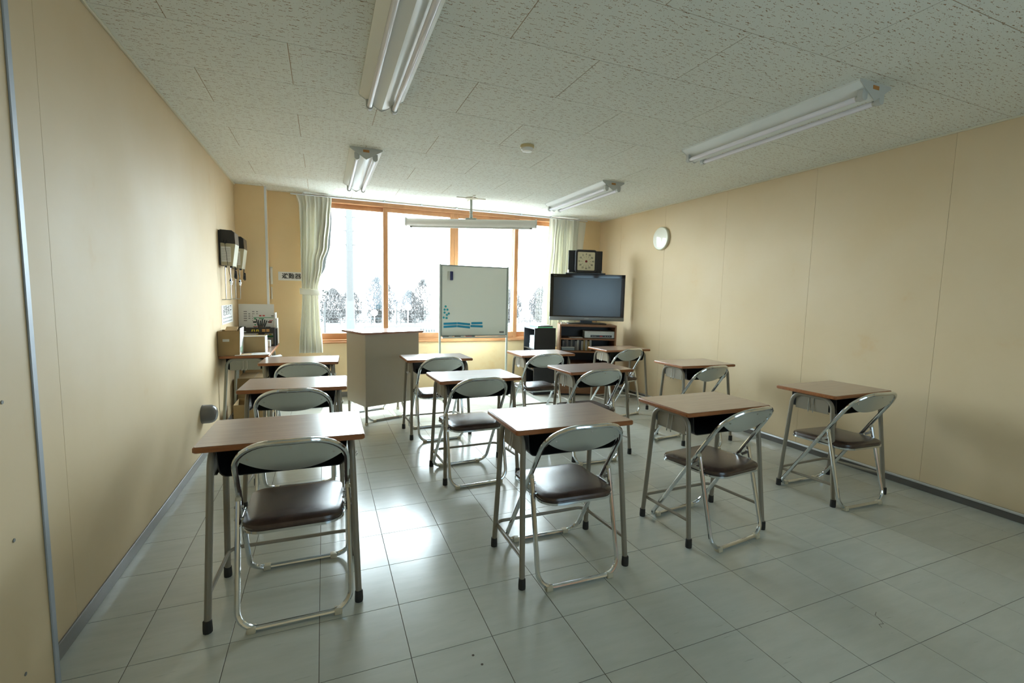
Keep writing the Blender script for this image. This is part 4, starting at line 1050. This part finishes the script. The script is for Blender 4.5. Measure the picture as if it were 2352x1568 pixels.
g.build('orange_print', 'yellow', fy)
cup = thing('pen_cup', 'dark cup of black pens on the corner desk before the flyer', 'pen cup', (-.618, 5.515, .7005))
MB().lathe([(.030, 0), (.033, .21), (.030, .21), (.027, .01)], (0, 0, 0), 16).build('cup', 'unit_visor', cup)
for k in range(6): MB().cyl((-.018+.008*k, .004*(-1)**k, .16), (-.045+.020*k, .006*(-1)**k, .275-.008*(k % 3)), .0055, 6).build('pen', 'ink', cup)
for k in range(2):
    o = MB().box((0, 0, 0), (.012, .17, .34-.06*k), .001).build('cardboard_sheet', ['white', 'white'][k], None, (-.488+.014*k, 5.62, .7005+.17-.03*k)); tag(o, ['tall', 'shorter'][k]+' white card sheet standing at window end of corner desk', 'sheet')
o = MB().box((0, 0, 0), (.12, .13, .006), .001).build('paper_stack', 'white', None, (-.455, 5.06, .6300)); o.rotation_euler = (0, R(-8), R(12)); tag(o, 'white papers poking out of the sideways desk compartment', 'papers')
carton('carton', 'open cardboard carton on floor under the sideways desk', (-.655, 4.87, 0), (.235, .30, .238), 0, True)
carton('carton', 'taped cardboard carton on floor behind the open carton', (-.665, 5.42, 0), (.30, .38, .395), 0, False)

# ------------------------------------------------------------------ outside: upper-floor view, white overcast
GZ = -3.0
struct('ground', MB().box((30, 66, GZ-.2), (260, 115, .4)), 'pave', False)
pg = thing('utility_pole', 'pale concrete utility pole standing outside the left window pane', 'pole', (1.0, 20.0, GZ))
MB().tube([(0, 0, 0), (0, 0, 5.4), (0, 0, 12)], [.155, .145, .11], 14).build('shaft', 'pole', pg)
MB().tube([(0, 0, 2.2), (0, 0, 3.95)], [.18, .175], 14).build('sleeve', 'rail_out', pg)
for k in range(7): MB().box((.02*(-1)**k, -.02, 6.2+.55*k), (.42, .06, .05)).build('step_bolt', 'pole', pg)
gr = thing('guard_rail', 'blue-grey railing outside below the window sill', 'railing', (.655, 8.5, 0))
MB().tube(arc_path([(0, 0, -.4), (0, 0, .695), (1.1, 0, .695), (3.2, 0, .70)], .02, 3), .021, 8).build('top_rail', 'rail_out', gr)
MB().cyl((3.2, 0, -.4), (3.2, 0, .70), .021, 8).build('post', 'rail_out', gr)
struct('ledge', MB().box((2.2, 8.6, -.46), (5.5, .5, .12)), 'pave', False)
def tree(seed, x, y, H, spread, mat='bark'):
    rnd = random.Random(seed); mb = MB()
    def br(p, d, l, r, lev):
        q = p+d*l; mid = (p+q)/2+Vector((rnd.uniform(-1, 1), rnd.uniform(-1, 1), 0))*l*.05
        mb.tube([p, mid, q], [r, r*.85, r*.65], 4 if lev else 6, cap=False)
        if lev >= 4: return
        for k in range(rnd.choice((2, 3, 3)) if lev else 5):
            ax = Vector((rnd.uniform(-1, 1), rnd.uniform(-1, 1), rnd.uniform(-.1, .6))).normalized()
            nd = (d*.9+ax*spread).normalized()
            st = p.lerp(q, rnd.uniform(.45, 1.0)) if lev == 0 or rnd.random() < .5 else q
            br(st, nd, l*rnd.uniform(.55, .75), r*.55, lev+1)
    br(Vector((0, 0, 0)), Vector((rnd.uniform(-.05, .05), 0, 1)).normalized(), H*.36, H*.022, 0)
    return mb.build('bare_tree', mat, None, (x, y, GZ), smooth=False)
rt = random.Random(4)
for i in range(18):
    x = 1.5+2.7*i+rt.uniform(-.4, .4); y = 74+(3.5 if i % 2 else -3.0); H = rt.uniform(4.6, 7.4)
    o = tree(100+i, x, y, H, rt.uniform(.7, .9)); tag(o, 'bare grey tree in the far row beyond the pale ground outside', 'tree', 'bare trees outside')
    rnd = random.Random(300+i); mb = MB()
    for q in range(1700):
        a, zz = rnd.uniform(0, 6.28), rnd.random()**.9; rad = (2.1*math.sin(PI*(.10+.86*zz)))*math.sqrt(rnd.random())
        c = Vector((rad*math.cos(a), rad*math.sin(a), .25+zz*(H*.95))); L = rnd.uniform(.35, .9); w = rnd.uniform(.025, .06)
        d1 = Vector((rnd.uniform(-.6, .6), rnd.uniform(-.6, .6), rnd.uniform(.3, 1))).normalized(); d2 = d1.orthogonal().normalized(); d3 = d1.cross(d2)
        mb.add([c-d1*L/2+d2*w, c-d1*L/2-d2*w*.5+d3*w, c-d1*L/2-d2*w*.5-d3*w, c+d1*L/2], [(0, 1, 3), (1, 2, 3), (2, 0, 3)])
    tw = mb.build('twigs', 'bark', o, smooth=False); tw['kind'] = 'stuff'
rnd = random.Random(77); mb = MB()
for q in range(1200):
    c = Vector((rnd.uniform(-2, 52), 71+rnd.uniform(-.6, .6), GZ+.05+1.0*rnd.random()**1.6)); L = rnd.uniform(.3, .8); w = rnd.uniform(.03, .06)
    d1 = Vector((rnd.uniform(-1, 1), rnd.uniform(-.6, .6), rnd.uniform(.1, 1))).normalized(); d2 = d1.orthogonal().normalized(); d3 = d1.cross(d2)
    mb.add([c-d1*L/2+d2*w, c-d1*L/2-d2*w*.5+d3*w, c-d1*L/2-d2*w*.5-d3*w, c+d1*L/2], [(0, 1, 3), (1, 2, 3), (2, 0, 3)])
tag(mb.build('undergrowth', 'bark', None, smooth=False), 'dry grey undergrowth along the foot of the bare trees outside', 'undergrowth', None, 'stuff')
for i, (x, y, h, rr) in enumerate(((7.4, 70, 2.6, 1.0), (0.3, 71, 4.4, 1.2))):
    rnd = random.Random(i+50); mb = MB()
    for q in range(420):
        a, zz = rnd.uniform(0, 6.28), rnd.random()**1.0
        rad = rr*(1-.55*zz)*math.sqrt(rnd.random()); c = Vector((rad*math.cos(a), rad*math.sin(a), .2+zz*h)); s_ = rnd.uniform(.08, .2)
        d1, d2 = Vector((rnd.uniform(-1, 1), rnd.uniform(-1, 1), rnd.uniform(-1, 1))).normalized(), Vector((rnd.uniform(-1, 1), rnd.uniform(-1, 1), rnd.uniform(-1, 1))).normalized()
        mb.add([c+d1*s_, c+d2*s_, c-d1*s_*.6, c-d2*s_*.6], [(0, 1, 2), (0, 2, 3), (0, 3, 1), (1, 3, 2)])
    t = thing('evergreen_shrub', ['low dark evergreen shrub outside, just left of the first upright window frame', 'tall dark evergreen shrub outside beside the left curtain'][i], 'shrub', (x, y, GZ))
    mb.build('foliage', 'ever', t, smooth=False); MB().cyl((0, 0, 0), (0, 0, h*.7), .08, 6).build('trunk', 'bark', t)
fn = thing('wire_fence', 'faint grey wire fence along the far edge of the ground outside', 'fence', (24, 66, GZ))
for z in (.55, .95, 1.35): MB().box((0, 0, z), (52, .035, .05)).build('wire', 'pole', fn)
for q in range(27): MB().cyl((-26+2*q, 0, 0), (-26+2*q, 0, 1.5), .045, 6).build('post', 'pole', fn)
for i, (x, y, h) in enumerate(((6.04, 62, 1.8), (9.66, 58, 2.7))):
    t = thing('disc_sign', ['low white disc sign on a post outside, left of the first upright window frame', 'taller white disc sign on a post outside, between upright frame and whiteboard'][i], 'sign', (x, y, GZ))
    MB().cyl((0, 0, 0), (0, 0, h), .05, 8).build('post', 'out_white', t); MB().lathe([(.42, -.03), (.42, .03)], (0, -.06, h), 18, 'y').build('disc', 'out_white', t)
for i, (x, y, h) in enumerate(((0.05, 34, 3.6), (7.14, 50, 3.0))):
    o = MB().cyl((0, 0, 0), (0, 0, h), .06, 8).build('lamp_post', 'pole', None, (x, y, GZ)); tag(o, ['thin grey post outside beside the left curtain', 'thin grey post outside just right of the first upright window frame'][i], 'post')
for i in range(6):
    o = MB().box((0, 0, .45), (.2, .1, .9), .03).build('parking_marker', 'pole', None, (8.95+.29*i, 46+.1*i, GZ)); tag(o, 'short blue-grey barrier post outside left of the whiteboard, '+ordn[i]+' from left', 'barrier', 'barrier posts outside')
